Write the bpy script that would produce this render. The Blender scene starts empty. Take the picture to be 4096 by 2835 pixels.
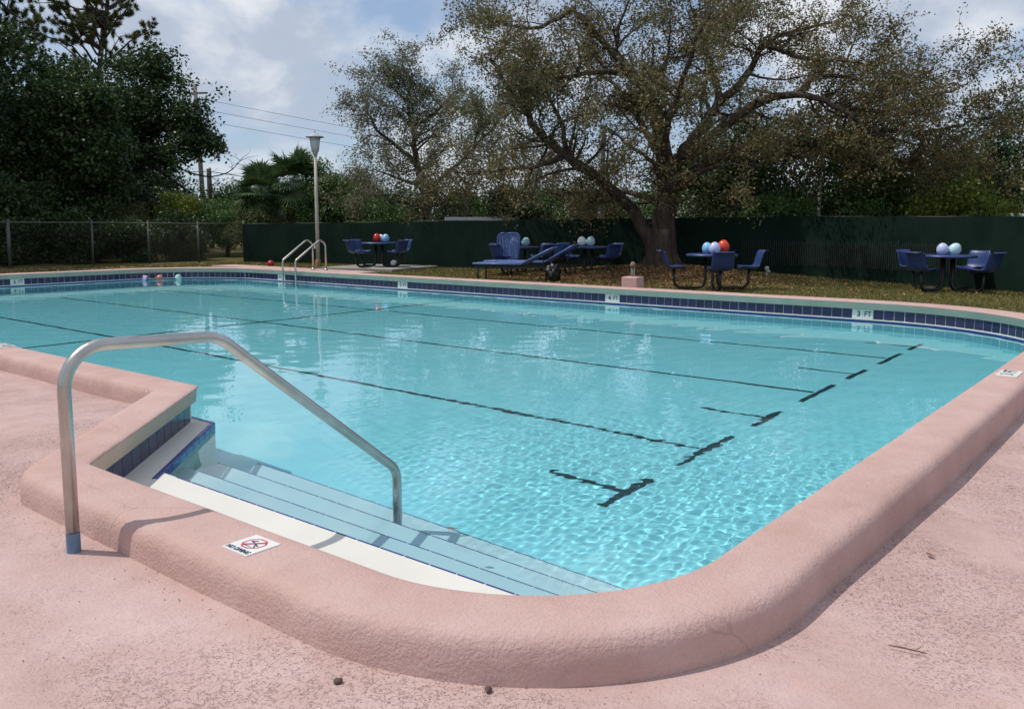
import bpy, bmesh, math, random
import numpy as np
from mathutils import Vector, Matrix, noise as mnoise
from mathutils.geometry import delaunay_2d_cdt

random.seed(7); RNG = np.random.default_rng(7)
R = math.radians
SC = bpy.context.scene
COL = SC.collection

# ------------------------------------------------------------------ camera
HC = 1.415                                   # eye height above the bottom of the waterline tiles (z = 0)
cam_d = bpy.data.cameras.new("camera")
cam = bpy.data.objects.new("camera", cam_d); COL.objects.link(cam)
cam.location = (0, 0, HC)
cam.rotation_euler = (R(90 - 6.685), 0, R(39.005))
cam_d.sensor_fit = 'HORIZONTAL'; cam_d.sensor_width = 36.0
cam_d.lens = 3430 / 4096 * 36
cam_d.shift_y = -(1417.5 - 1300) / 4096
cam_d.clip_start = 0.05; cam_d.clip_end = 3000
SC.camera = cam

# ------------------------------------------------------------------ light
SUN_DIR = Vector((0.48, 0.30, -1.0)).normalized()       # the way the sunlight travels
sun_el = math.asin(-SUN_DIR.z)
sun_d = bpy.data.lights.new("sun", 'SUN'); sun_d.energy = 3.0; sun_d.angle = R(0.53); sun_d.color = (1.0, 0.955, 0.88)
sun = bpy.data.objects.new("sun", sun_d); COL.objects.link(sun)
sun.rotation_euler = SUN_DIR.to_track_quat('-Z', 'Y').to_euler()
sun.location = (-20, -12, 40)

W = bpy.data.worlds.new("World"); SC.world = W; W.use_nodes = True
wn = W.node_tree; wn.nodes.clear()
def WN(t, **kw):
    n = wn.nodes.new(t)
    for k_, v_ in kw.items(): setattr(n, k_, v_)
    return n
wl = wn.links.new
w_out = WN('ShaderNodeOutputWorld'); w_bg = WN('ShaderNodeBackground'); w_bg.inputs['Strength'].default_value = 0.103
sky = WN('ShaderNodeTexSky', sky_type='NISHITA', sun_disc=False)
sky.sun_elevation = sun_el
sky.sun_rotation = math.atan2(-SUN_DIR.x, -SUN_DIR.y)
sky.air_density = 1.0; sky.dust_density = 0.6; sky.ozone_density = 1.6
tc = WN('ShaderNodeTexCoord')
nrm = WN('ShaderNodeVectorMath', operation='NORMALIZE'); wl(tc.outputs['Generated'], nrm.inputs[0])
def cloud(scale, det, seed, lo, hi, dist=0.25):
    mp = WN('ShaderNodeMapping'); mp.inputs['Location'].default_value = (seed, seed * .7, seed * .3); mp.inputs['Scale'].default_value = (1, 1, 1.7); wl(nrm.outputs[0], mp.inputs[0])
    n = WN('ShaderNodeTexNoise'); n.inputs['Scale'].default_value = scale; n.inputs['Detail'].default_value = det
    n.inputs['Roughness'].default_value = 0.58; n.inputs['Distortion'].default_value = dist; wl(mp.outputs[0], n.inputs['Vector'])
    r = WN('ShaderNodeMapRange', interpolation_type='SMOOTHSTEP'); r.inputs['From Min'].default_value = lo; r.inputs['From Max'].default_value = hi
    wl(n.outputs['Fac'], r.inputs['Value']); return r.outputs[0]
c_cover = cloud(3.6, 8, 3.1, 0.36, 0.56)
c_tone = cloud(5.2, 9, 9.4, 0.40, 0.62)
tone = WN('ShaderNodeMix', data_type='RGBA'); wl(c_tone, tone.inputs['Factor'])
tone.inputs['A'].default_value = (4.6, 5.3, 6.5, 1); tone.inputs['B'].default_value = (7.9, 8.2, 8.7, 1)
mixc = WN('ShaderNodeMix', data_type='RGBA'); wl(c_cover, mixc.inputs['Factor'])
veil = WN('ShaderNodeMix', data_type='RGBA'); veil.inputs['Factor'].default_value = 0.45
wl(sky.outputs[0], veil.inputs['A']); veil.inputs['B'].default_value = (3.7, 5.1, 7.6, 1)
wl(veil.outputs['Result'], mixc.inputs['A']); wl(tone.outputs['Result'], mixc.inputs['B'])
wl(mixc.outputs['Result'], w_bg.inputs['Color']); wl(w_bg.outputs[0], w_out.inputs[0])
W.cycles.sampling_method = 'MANUAL'; W.cycles.sample_map_resolution = 512

SC.view_settings.view_transform = 'Standard'; SC.view_settings.look = 'None'
SC.view_settings.exposure = 0.0; SC.view_settings.gamma = 1.0; SC.view_settings.use_curve_mapping = False
SC.render.engine = 'CYCLES'
SC.cycles.use_denoising = True
SC.cycles.max_bounces = 10; SC.cycles.diffuse_bounces = 3; SC.cycles.glossy_bounces = 3
SC.cycles.transmission_bounces = 6; SC.cycles.transparent_max_bounces = 12; SC.cycles.volume_bounces = 0
SC.cycles.blur_glossy = 0.6; SC.cycles.sample_clamp_indirect = 6.0
SC.cycles.caustics_reflective = False; SC.cycles.caustics_refractive = True

# ------------------------------------------------------------------ helpers
def link(o, parent=None):
    COL.objects.link(o)
    if parent is not None: o.parent = parent
    return o
def tag(o, label=None, cat=None, group=None, kind=None):
    if label: o["label"] = label
    if cat: o["category"] = cat
    if group: o["group"] = group
    if kind: o["kind"] = kind
    return o
def empty(name, loc=(0, 0, 0), rz=0.0, label=None, cat=None, group=None):
    o = bpy.data.objects.new(name, None); COL.objects.link(o); o.empty_display_size = 0.2
    o.location = loc; o.rotation_euler = (0, 0, rz)
    return tag(o, label, cat, group)
def from_arrays(name, verts, faces, mat=None, parent=None, smooth=False, mats=None, midx=None):
    """verts: (n,3) array, faces: list of lists, or an (m,k) int array for speed"""
    me = bpy.data.meshes.new(name)
    v = np.asarray(verts, dtype=np.float32)
    if isinstance(faces, np.ndarray):
        m, k_ = faces.shape
        me.vertices.add(len(v)); me.vertices.foreach_set("co", v.ravel())
        me.loops.add(m * k_); me.loops.foreach_set("vertex_index", faces.astype(np.int32).ravel())
        me.polygons.add(m); me.polygons.foreach_set("loop_start", np.arange(0, m * k_, k_, dtype=np.int32))
        me.update(calc_edges=True)
    else:
        me.from_pydata([tuple(map(float, p)) for p in v], [], [tuple(f) for f in faces]); me.update()
    if mats:
        for m_ in mats: me.materials.append(m_)
        if midx is not None: me.polygons.foreach_set("material_index", np.asarray(midx, dtype=np.int32))
    elif mat: me.materials.append(mat)
    if smooth: me.polygons.foreach_set("use_smooth", np.ones(len(me.polygons), dtype=bool))
    o = bpy.data.objects.new(name, me)
    return link(o, parent)
def bm_obj(name, bm, mat=None, parent=None, smooth=False, loc=None, rot=None):
    me = bpy.data.meshes.new(name); bm.normal_update(); bm.to_mesh(me); bm.free()
    if mat: me.materials.append(mat)
    if smooth: me.polygons.foreach_set("use_smooth", np.ones(len(me.polygons), dtype=bool))
    o = bpy.data.objects.new(name, me)
    if loc is not None: o.location = loc
    if rot is not None: o.rotation_euler = rot
    return link(o, parent)
def bm_box(bm, c, s, rz=0.0, bevel=0.0, rot=None):
    M = Matrix.Translation(c) @ (rot.to_4x4() if rot is not None else Matrix.Rotation(rz, 4, 'Z')) @ Matrix.Diagonal((s[0], s[1], s[2], 1))
    g = bmesh.ops.create_cube(bm, size=1.0, matrix=M)
    if bevel > 0:
        es = {e for v in g['verts'] for e in v.link_edges}
        bmesh.ops.bevel(bm, geom=list(es), offset=bevel, segments=2, affect='EDGES', profile=0.5)
    return g
def tube(pts, rad, seg=10, caps=True):
    """tube along a polyline; rad float or per-point list -> verts, quad list"""
    pts = [Vector(p) for p in pts]; n = len(pts)
    rs = [rad] * n if not hasattr(rad, '__len__') else list(rad)
    V, F = [], []
    t0 = (pts[1] - pts[0]).normalized()
    ref = Vector((0, 0, 1)) if abs(t0.z) < .9 else Vector((1, 0, 0))
    u_ = t0.cross(ref).normalized()
    for i, p in enumerate(pts):
        t = (pts[min(i + 1, n - 1)] - pts[max(i - 1, 0)]).normalized()
        u_ = (u_ - t * u_.dot(t)); u_.normalize(); w_ = t.cross(u_)
        for k_ in range(seg):
            a = 2 * math.pi * k_ / seg
            V.append(p + (u_ * math.cos(a) + w_ * math.sin(a)) * rs[i])
    for i in range(n - 1):
        for k_ in range(seg):
            a, b = i * seg + k_, i * seg + (k_ + 1) % seg
            F.append((a, b, b + seg, a + seg))
    if caps:
        F.append(tuple(range(seg))[::-1]); F.append(tuple(range((n - 1) * seg, n * seg)))
    return V, F
class MB:
    def __init__(self): self.V, self.F = [], []
    def add(self, V, F):
        b = len(self.V); self.V += [tuple(v) for v in V]; self.F += [tuple(i + b for i in f) for f in F]; return self
    def tube(self, pts, rad, seg=10, caps=True): return self.add(*tube(pts, rad, seg, caps))
    def box(self, c, s, rz=0.0):
        cx, cy, cz = c; hx, hy, hz = s[0] / 2, s[1] / 2, s[2] / 2; ca, sa = math.cos(rz), math.sin(rz)
        V = [(cx + x * ca - y * sa, cy + x * sa + y * ca, cz + z) for z in (-hz, hz) for x, y in ((-hx, -hy), (hx, -hy), (hx, hy), (-hx, hy))]
        return self.add(V, [(3, 2, 1, 0), (4, 5, 6, 7), (0, 1, 5, 4), (1, 2, 6, 5), (2, 3, 7, 6), (3, 0, 4, 7)])
    def lathe(self, prof, seg=24, c=(0, 0, 0)):
        V = [(c[0] + r * math.cos(2 * math.pi * k / seg), c[1] + r * math.sin(2 * math.pi * k / seg), c[2] + z) for r, z in prof for k in range(seg)]
        F = [(i * seg + k, i * seg + (k + 1) % seg, (i + 1) * seg + (k + 1) % seg, (i + 1) * seg + k) for i in range(len(prof) - 1) for k in range(seg)]
        return self.add(V, F)
    def build(self, name, mat=None, parent=None, smooth=False):
        return from_arrays(name, self.V, self.F, mat, parent, smooth)
def round_path(pts, r, seg=7):
    """polyline with filleted corners"""
    P = [Vector(p) for p in pts]; rr = [r] * len(P) if not hasattr(r, '__len__') else r
    out = [P[0]]
    for i in range(1, len(P) - 1):
        a, b, c = P[i - 1], P[i], P[i + 1]
        d1 = (a - b).normalized(); d2 = (c - b).normalized(); ang = d1.angle(d2)
        L = min(rr[i] / math.tan(ang / 2), .49 * (a - b).length, .49 * (c - b).length); rad = L * math.tan(ang / 2)
        ctr = b + (d1 + d2).normalized() * (rad / math.sin(ang / 2))
        s_, e_ = b + d1 * L - ctr, b + d2 * L - ctr
        sn, en = s_.normalized(), e_.normalized(); om = sn.angle(en)
        for k_ in range(seg + 1):
            t = k_ / seg
            out.append(ctr + (sn * math.sin((1 - t) * om) + en * math.sin(t * om)) / math.sin(om) * s_.length if om > 1e-4 else b)
    out.append(P[-1]); return out
def copy_tree(o, parent=None):
    c = o.copy(); COL.objects.link(c); c.parent = parent
    for ch in o.children: copy_tree(ch, c)
    return c

# ------------------------------------------------------------------ materials
def new_mat(name):
    m = bpy.data.materials.new(name); m.use_nodes = True
    nt = m.node_tree; b = nt.nodes["Principled BSDF"]
    return m, nt, b
def N(nt, t, **kw):
    n = nt.nodes.new(t)
    for k_, v_ in kw.items():
        if k_ in n.inputs: n.inputs[k_].default_value = v_
        else: setattr(n, k_, v_)
    return n
def ramp(nt, fac, stops):
    r = nt.nodes.new('ShaderNodeValToRGB'); e = r.color_ramp.elements
    while len(e) < len(stops): e.new(0.5)
    for i, (p, c) in enumerate(stops): e[i].position = p; e[i].color = (*c, 1) if len(c) == 3 else c
    nt.links.new(fac, r.inputs[0]); return r.outputs[0]
def obj_noise(nt, scale, detail=4, rough=.55, coord='Object', stretch=None, seed=0):
    t = nt.nodes.new('ShaderNodeTexCoord'); src = t.outputs[coord]
    mp = nt.nodes.new('ShaderNodeMapping'); nt.links.new(src, mp.inputs[0]); mp.inputs['Location'].default_value = (seed, seed * 1.3, -seed)
    if stretch: mp.inputs['Scale'].default_value = stretch
    n = nt.nodes.new('ShaderNodeTexNoise'); n.inputs['Scale'].default_value = scale; n.inputs['Detail'].default_value = detail
    n.inputs['Roughness'].default_value = rough; nt.links.new(mp.outputs[0], n.inputs['Vector']); return n.outputs['Fac']
def bump(nt, b, h, strength=.3, dist=.01, prev=None):
    bn = nt.nodes.new('ShaderNodeBump'); bn.inputs['Strength'].default_value = strength; bn.inputs['Distance'].default_value = dist
    nt.links.new(h, bn.inputs['Height'])
    if prev is not None: nt.links.new(prev, bn.inputs['Normal'])
    nt.links.new(bn.outputs[0], b.inputs['Normal']); return bn.outputs[0]
def simple(name, col, rough=.5, metal=0.0, spec=.5, var=0.0, vscale=8.0, bmp=0.0, bscale=60.0, bdist=.003):
    m, nt, b = new_mat(name)
    b.inputs['Base Color'].default_value = (*col, 1); b.inputs['Roughness'].default_value = rough
    b.inputs['Metallic'].default_value = metal; b.inputs['Specular IOR Level'].default_value = spec
    if var > 0:
        f = obj_noise(nt, vscale, 5)
        c = ramp(nt, f, [(.28, tuple(x * (1 - var) for x in col)), (.72, tuple(min(1, x * (1 + var)) for x in col))])
        nt.links.new(c, b.inputs['Base Color'])
    if bmp > 0: bump(nt, b, obj_noise(nt, bscale, 4), bmp, bdist)
    return m
# ------------------------------------------------------------------ surface materials
def mat_pink(name, base, dark, light, rough_amt, pit_scale, cracks=False, grime=.14, grain=.6):
    m, nt, b = new_mat(name); L = nt.links.new
    big = obj_noise(nt, .55, 5, .6); mid = obj_noise(nt, 3.2, 5, .6, seed=4); fine = obj_noise(nt, 90, 3, .6, seed=2)
    mixf = N(nt, 'ShaderNodeMath', operation='MULTIPLY_ADD'); L(mid, mixf.inputs[0]); mixf.inputs[1].default_value = .55
    sc_ = N(nt, 'ShaderNodeMath', operation='MULTIPLY'); L(big, sc_.inputs[0]); sc_.inputs[1].default_value = .45
    L(sc_.outputs[0], mixf.inputs[2])
    col = ramp(nt, mixf.outputs[0], [(.30, dark), (.48, base), (.72, light)])
    # orange-brown mineral stains
    st = obj_noise(nt, 1.7, 6, .7, seed=11)
    sm = N(nt, 'ShaderNodeMapRange', interpolation_type='SMOOTHSTEP'); sm.inputs['From Min'].default_value = .60; sm.inputs['From Max'].default_value = .78
    sm.inputs['To Max'].default_value = .45; L(st, sm.inputs['Value'])
    mx = N(nt, 'ShaderNodeMix', data_type='RGBA'); L(sm.outputs[0], mx.inputs['Factor']); L(col, mx.inputs['A']); mx.inputs['B'].default_value = (.56, .32, .24, 1)
    # speckle
    sp = N(nt, 'ShaderNodeMix', data_type='RGBA', blend_type='MULTIPLY'); sp.inputs['Factor'].default_value = .28
    fr = ramp(nt, fine, [(.3, (.72, .70, .69)), (.6, (1, 1, 1))]); L(mx.outputs['Result'], sp.inputs['A']); L(fr, sp.inputs['B'])
    # knock-down texture: flattened splatter with pits
    vor = N(nt, 'ShaderNodeTexVoronoi', feature='SMOOTH_F1'); vor.inputs['Scale'].default_value = pit_scale; vor.inputs['Randomness'].default_value = 1
    t = N(nt, 'ShaderNodeTexCoord'); wob = N(nt, 'ShaderNodeTexNoise'); wob.inputs['Scale'].default_value = pit_scale * .6; wob.inputs['Detail'].default_value = 3
    L(t.outputs['Object'], wob.inputs['Vector'])
    add = N(nt, 'ShaderNodeMix', data_type='VECTOR'); add.inputs['Factor'].default_value = .09; L(t.outputs['Object'], add.inputs[4]); L(wob.outputs['Color'], add.inputs[5])
    smp = N(nt, 'ShaderNodeMapping'); smp.inputs['Scale'].default_value = (1.0, 1.7, 1.0); smp.inputs['Rotation'].default_value = (0, 0, R(-35)); L(add.outputs[1], smp.inputs[0])
    n1 = N(nt, 'ShaderNodeTexNoise'); n1.inputs['Scale'].default_value = pit_scale; n1.inputs['Detail'].default_value = 2.5; n1.inputs['Roughness'].default_value = .5
    L(smp.outputs[0], n1.inputs['Vector'])
    pit = N(nt, 'ShaderNodeMapRange', interpolation_type='SMOOTHSTEP'); pit.inputs['From Min'].default_value = .30; pit.inputs['From Max'].default_value = .46; L(n1.outputs['Fac'], pit.inputs['Value'])
    patch = obj_noise(nt, 1.4, 4, .6, seed=21)
    pm = N(nt, 'ShaderNodeMapRange', interpolation_type='SMOOTHSTEP'); pm.inputs['From Min'].default_value = .40; pm.inputs['From Max'].default_value = .62; pm.inputs['To Min'].default_value = .12
    L(patch, pm.inputs['Value'])
    inv = N(nt, 'ShaderNodeMath', operation='SUBTRACT'); inv.inputs[0].default_value = 1; L(pit.outputs[0], inv.inputs[1])
    pk = N(nt, 'ShaderNodeMath', operation='MULTIPLY'); L(inv.outputs[0], pk.inputs[0]); L(pm.outputs[0], pk.inputs[1])
    hh = N(nt, 'ShaderNodeMath', operation='SUBTRACT'); hh.inputs[0].default_value = 1; L(pk.outputs[0], hh.inputs[1])
    # grime sits in the pits
    gr = N(nt, 'ShaderNodeMath', operation='MULTIPLY'); L(pk.outputs[0], gr.inputs[0]); gr.inputs[1].default_value = grime
    gm = N(nt, 'ShaderNodeMix', data_type='RGBA'); L(gr.outputs[0], gm.inputs['Factor']); L(sp.outputs['Result'], gm.inputs['A']); gm.inputs['B'].default_value = (.36, .23, .19, 1)
    final = gm.outputs['Result']
    if cracks:      # hairline cracks and old joints
        vc = N(nt, 'ShaderNodeTexVoronoi', feature='DISTANCE_TO_EDGE'); vc.inputs['Scale'].default_value = 1.1
        wv = N(nt, 'ShaderNodeTexNoise'); wv.inputs['Scale'].default_value = 5; wv.inputs['Detail'].default_value = 5; L(t.outputs['Object'], wv.inputs['Vector'])
        av = N(nt, 'ShaderNodeMix', data_type='VECTOR'); av.inputs['Factor'].default_value = .12; L(t.outputs['Object'], av.inputs[4]); L(wv.outputs['Color'], av.inputs[5]); L(av.outputs[1], vc.inputs['Vector'])
        cr = N(nt, 'ShaderNodeMapRange', interpolation_type='SMOOTHSTEP'); cr.inputs['From Min'].default_value = .0015; cr.inputs['From Max'].default_value = .006; cr.inputs['To Min'].default_value = 1; cr.inputs['To Max'].default_value = 0; L(vc.outputs['Distance'], cr.inputs['Value'])
        mk = N(nt, 'ShaderNodeMapRange', interpolation_type='SMOOTHSTEP'); mk.inputs['From Min'].default_value = .5; mk.inputs['From Max'].default_value = .62; mk.inputs['To Max'].default_value = .32; L(obj_noise(nt, .8, 3, seed=17), mk.inputs['Value'])
        cm = N(nt, 'ShaderNodeMath', operation='MULTIPLY'); L(cr.outputs[0], cm.inputs[0]); L(mk.outputs[0], cm.inputs[1])
        cx_ = N(nt, 'ShaderNodeMix', data_type='RGBA'); L(cm.outputs[0], cx_.inputs['Factor']); L(final, cx_.inputs['A']); cx_.inputs['B'].default_value = (.22, .13, .11, 1); final = cx_.outputs['Result']
    L(final, b.inputs['Base Color'])
    b.inputs['Roughness'].default_value = .85; b.inputs['Specular IOR Level'].default_value = .25
    lum = obj_noise(nt, 9, 4, .6, seed=31); p0 = bump(nt, b, lum, .5, .02); p = bump(nt, b, hh.outputs[0], rough_amt, .007, p0); bump(nt, b, fine, grain, .005, p)
    return m
M_DECK = mat_pink("pink_deck_coating", (.52, .355, .325), (.42, .28, .25), (.61, .455, .43), .8, 62, False, .15, .9)
M_COPE = mat_pink("pink_coping_coating", (.535, .352, .315), (.455, .285, .25), (.61, .435, .40), .28, 95, True, .03, 1.0)

def mat_plaster():
    m, nt, b = new_mat("pool_plaster"); L = nt.links.new
    f = obj_noise(nt, 1.1, 6, .6); c = ramp(nt, f, [(.3, (.39, .86, .93)), (.7, (.46, .90, .96))]); L(c, b.inputs['Base Color'])
    b.inputs['Roughness'].default_value = .8; return m
M_PLASTER = mat_plaster()
M_STEP = simple("white_step_plaster", (.655, .635, .58), .75, var=.05, vscale=2.5, bmp=.15, bscale=80)
M_STEPB = simple("step_plaster_underwater_look", (.76, .845, .865), .75, var=.05, vscale=2.5)  # same white plaster; its brighter, bluish look under water is painted into the colour
M_BAND = simple("faded_pink_beam_plaster", (.72, .53, .42), .8, var=.10, vscale=3)
M_GROUT = simple("pale_grout", (.62, .60, .60), .8, var=.12, vscale=6)
def mat_tile():
    m, nt, b = new_mat("dark_blue_glazed_tile"); L = nt.links.new
    f = obj_noise(nt, 30, 4); info = N(nt, 'ShaderNodeObjectInfo')
    rm = N(nt, 'ShaderNodeMath', operation='MULTIPLY_ADD'); L(info.outputs['Random'], rm.inputs[0]); rm.inputs[1].default_value = .5; 
    s2 = N(nt, 'ShaderNodeMath', operation='MULTIPLY'); L(f, s2.inputs[0]); s2.inputs[1].default_value = .5; L(s2.outputs[0], rm.inputs[2])
    c = ramp(nt, rm.outputs[0], [(.15, (.013, .015, .055)), (.85, (.032, .026, .090))]); L(c, b.inputs['Base Color'])
    b.inputs['Roughness'].default_value = .22; return m
M_TILE = mat_tile()
M_TRIM = simple("blue_trim_tile", (.028, .045, .23), .2)
M_WHITETILE = simple("white_marker_tile", (.72, .72, .68), .35, var=.05, vscale=30)
M_BLACK = simple("black_lettering", (.02, .02, .025), .5)
M_LANE = simple("black_lane_tile", (.02, .045, .055), .5)
M_RED = simple("red_sign_paint", (.55, .06, .10), .5)
M_NAVY = simple("navy_lettering", (.03, .035, .12), .5)

# ------------------------------------------------------------------ the pool outline
CORN = [((-21.72, 3.32), 1.0), ((-5.60, 3.32), .05), ((-4.17, 1.87), .06), ((-1.26, 1.87), .83), ((-1.26, 13.28), 2.6), ((-21.72, 13.28), 2.3)]
EDGE_N = [130, 20, 30, 70, 120, 60]     # samples per straight edge (edge i starts at corner i)
ARC_N = [10, 5, 5, 22, 30, 26]
def outline(o):
    """pool outline moved outward by o; always the same number of points"""
    n = len(CORN); P = [Vector(c[0]) for c in CORN]; lines = []
    for i in range(n):
        d = (P[(i + 1) % n] - P[i]).normalized(); nr = Vector((d.y, -d.x)); lines.append((P[i] + nr * o, d))
    C = []
    for i in range(n):
        (a, d1), (b_, d2) = lines[i - 1], lines[i]
        den = d1.x * d2.y - d1.y * d2.x; w = b_ - a; t = (w.x * d2.y - w.y * d2.x) / den; C.append(a + d1 * t)
    seg_s, seg_e, arcs = [], [], []
    for i in range(n):
        d1, d2 = lines[i - 1][1], lines[i][1]; cr = d1.x * d2.y - d1.y * d2.x
        r = CORN[i][1] + o if cr > 0 else CORN[i][1] - o
        r = max(r, .015); ang = d1.angle(d2); L = r * math.tan(ang / 2)
        s_, e_ = C[i] - d1 * L, C[i] + d2 * L
        nrm = Vector((-d1.y, d1.x)) * (1 if cr > 0 else -1); ctr = s_ + nrm * r
        v0 = s_ - ctr; k_ = ARC_N[i]; pts = []
        for j in range(k_ + 1):
            a = ang * j / k_ * (1 if cr > 0 else -1); pts.append(ctr + Vector((v0.x * math.cos(a) - v0.y * math.sin(a), v0.x * math.sin(a) + v0.y * math.cos(a))))
        arcs.append(pts)
    out = []
    for i in range(n):
        out += arcs[i]
        a, b_ = arcs[i][-1], arcs[(i + 1) % n][0]
        for j in range(1, EDGE_N[i]): out.append(a.lerp(b_, j / EDGE_N[i]))
    return out
def inside(px, py, poly):
    x = np.array([p.x for p in poly]); y = np.array([p.y for p in poly]); x2 = np.roll(x, -1); y2 = np.roll(y, -1)
    res = np.zeros(px.shape, bool)
    for a, b_, c, d in zip(x, y, x2, y2):
        if b_ == d: continue
        cond = ((b_ > py) != (d > py)) & (px < (c - a) * (py - b_) / (d - b_) + a); res ^= cond
    return res
def coarse(poly, step): return poly[::step]

Z_TOP, Z_WATER = .262, -.035
def floor_z(x): return float(np.interp(x, [-21.9, -19, -12, -4, 0], [-1.85, -1.75, -1.32, -1.03, -1.03]))

# ---- ground: one sheet to the horizon with a hole for the pool, mounded under the oak
OAK = Vector((-11.25, 20.1))
def ground_z(x, y):
    r2 = ((x - OAK.x) / 2.9) ** 2 + ((y - OAK.y) / 2.0) ** 2
    z = .05 + .30 * math.exp(-r2)
    if y > 14 or x < -22: z += .025 * mnoise.noise((x * .35, y * .35, 0))
    return z
hole = coarse(outline(.20), 2)
gp = [(-900, -900), (900, -900), (900, 900), (-900, 900)]; ge = [(0, 1), (1, 2), (2, 3), (3, 0)]
b0 = len(gp); gp += [(p.x, p.y) for p in hole]; ge += [(b0 + i, b0 + (i + 1) % len(hole)) for i in range(len(hole))]
for x in np.arange(-45, 12.1, .75):
    for y in np.arange(-8, 40.1, .75): gp.append((x + random.uniform(-.1, .1), y + random.uniform(-.1, .1)))
for x in np.arange(-16.5, -7, .3):
    for y in np.arange(16.5, 23, .3): gp.append((x, y))
gv, _, gf, *_ = delaunay_2d_cdt([Vector(p) for p in gp], ge, [], 0, 1e-5)
cx = np.array([sum(gv[i].x for i in f) / 3 for f in gf]); cy = np.array([sum(gv[i].y for i in f) / 3 for f in gf])
keep = ~inside(cx, cy, hole)
gf = [f for f, k_ in zip(gf, keep) if k_]
def mat_ground():
    m, nt, b = new_mat("dry_lawn_soil"); L = nt.links.new
    a = obj_noise(nt, .45, 5, .65); f = obj_noise(nt, 7, 6, .75, seed=5); g = obj_noise(nt, 45, 3, .7, seed=8)
    s1 = N(nt, 'ShaderNodeMath', operation='MULTIPLY_ADD'); L(f, s1.inputs[0]); s1.inputs[1].default_value = .45
    s2 = N(nt, 'ShaderNodeMath', operation='MULTIPLY'); L(a, s2.inputs[0]); s2.inputs[1].default_value = .55; L(s2.outputs[0], s1.inputs[2])
    c = ramp(nt, s1.outputs[0], [(.28, (.065, .056, .024)), (.46, (.125, .115, .038)), (.58, (.17, .15, .05)), (.75, (.23, .185, .08))])
    mx = N(nt, 'ShaderNodeMix', data_type='RGBA', blend_type='MULTIPLY'); mx.inputs['Factor'].default_value = .7
    L(c, mx.inputs['A']); L(ramp(nt, g, [(.3, (.45, .42, .38)), (.65, (1, 1, 1))]), mx.inputs['B'])
    L(mx.outputs['Result'], b.inputs['Base Color']); b.inputs['Roughness'].default_value = .95; b.inputs['Specular IOR Level'].default_value = .1
    bump(nt, b, g, .8, .03); return m
M_GROUND = mat_ground()
g_o = from_arrays("ground", [(v.x, v.y, ground_z(v.x, v.y)) for v in gv], gf, M_GROUND, smooth=True)
tag(g_o, "dry olive-brown lawn around the pool", kind="structure")

# ---- pink deck
def sstep(a, b_, x):
    t = np.clip((x - a) / (b_ - a), 0, 1); return t * t * (3 - 2 * t)
def deck_z(x, y):
    q = (-2.30 - (x + y)) / math.sqrt(2); t = ((x + 4.17) * -1 + (y - 1.87)) / math.sqrt(2)
    ramp_ = (1 - sstep(.25, 1.9, q)) * sstep(-.10, .22, t) * sstep(-.7, -.3, q) * (1 - sstep(.75, 2.3, t))
    base = .074 + .048 * (1 - sstep(2.6, 5.2, y))
    return base + (.252 - base) * ramp_
def axis(parts):
    out = []
    for a, b_, d in parts: out += list(np.arange(a, b_ - 1e-6, d))
    out.append(parts[-1][1]); return np.array(out)
dxs = axis([(-24, -9, .15), (-9, -6.5, .06), (-6.5, .5, .03), (.5, 3, .06), (3, 8, .3)]); dys = axis([(-4, -.2, .2), (-.2, 3.6, .03), (3.6, 14.05, .08)])
GX, GY = np.meshgrid(dxs, dys); nx, ny = len(dxs), len(dys)
lumps = np.array([[mnoise.noise((x * 1.1, y * 1.1, 3.0)) for x in dxs[::4]] for y in dys[::4]])
LZ = np.array([np.interp(dxs, dxs[::4], row) for row in lumps]); LZ = np.array([np.interp(dys, dys[::4], LZ[:, i]) for i in range(nx)]).T
GZ = deck_z(GX, GY) + .006 * LZ
idx = np.arange(nx * ny).reshape(ny, nx)
quads = np.stack([idx[:-1, :-1], idx[:-1, 1:], idx[1:, 1:], idx[1:, :-1]], -1).reshape(-1, 4)
qx = (GX[:-1, :-1] + GX[1:, 1:]).ravel() / 2; qy = (GY[:-1, :-1] + GY[1:, 1:]).ravel() / 2
poly_c = coarse(outline(.13), 3)
kp = ~inside(qx, qy, poly_c) & ~((qy > 13.3) & (qx < -1.8)) & ~((qx < -21.3) & (qy > 4.5)) & ~((qx + qy > 14.2) & (qx > 2.5))
deck = from_arrays("deck", np.stack([GX.ravel(), GY.ravel(), GZ.ravel()], 1), quads[kp], M_DECK, smooth=True)
tag(deck, "rough pink coated concrete deck around the pool", kind="structure")

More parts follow.
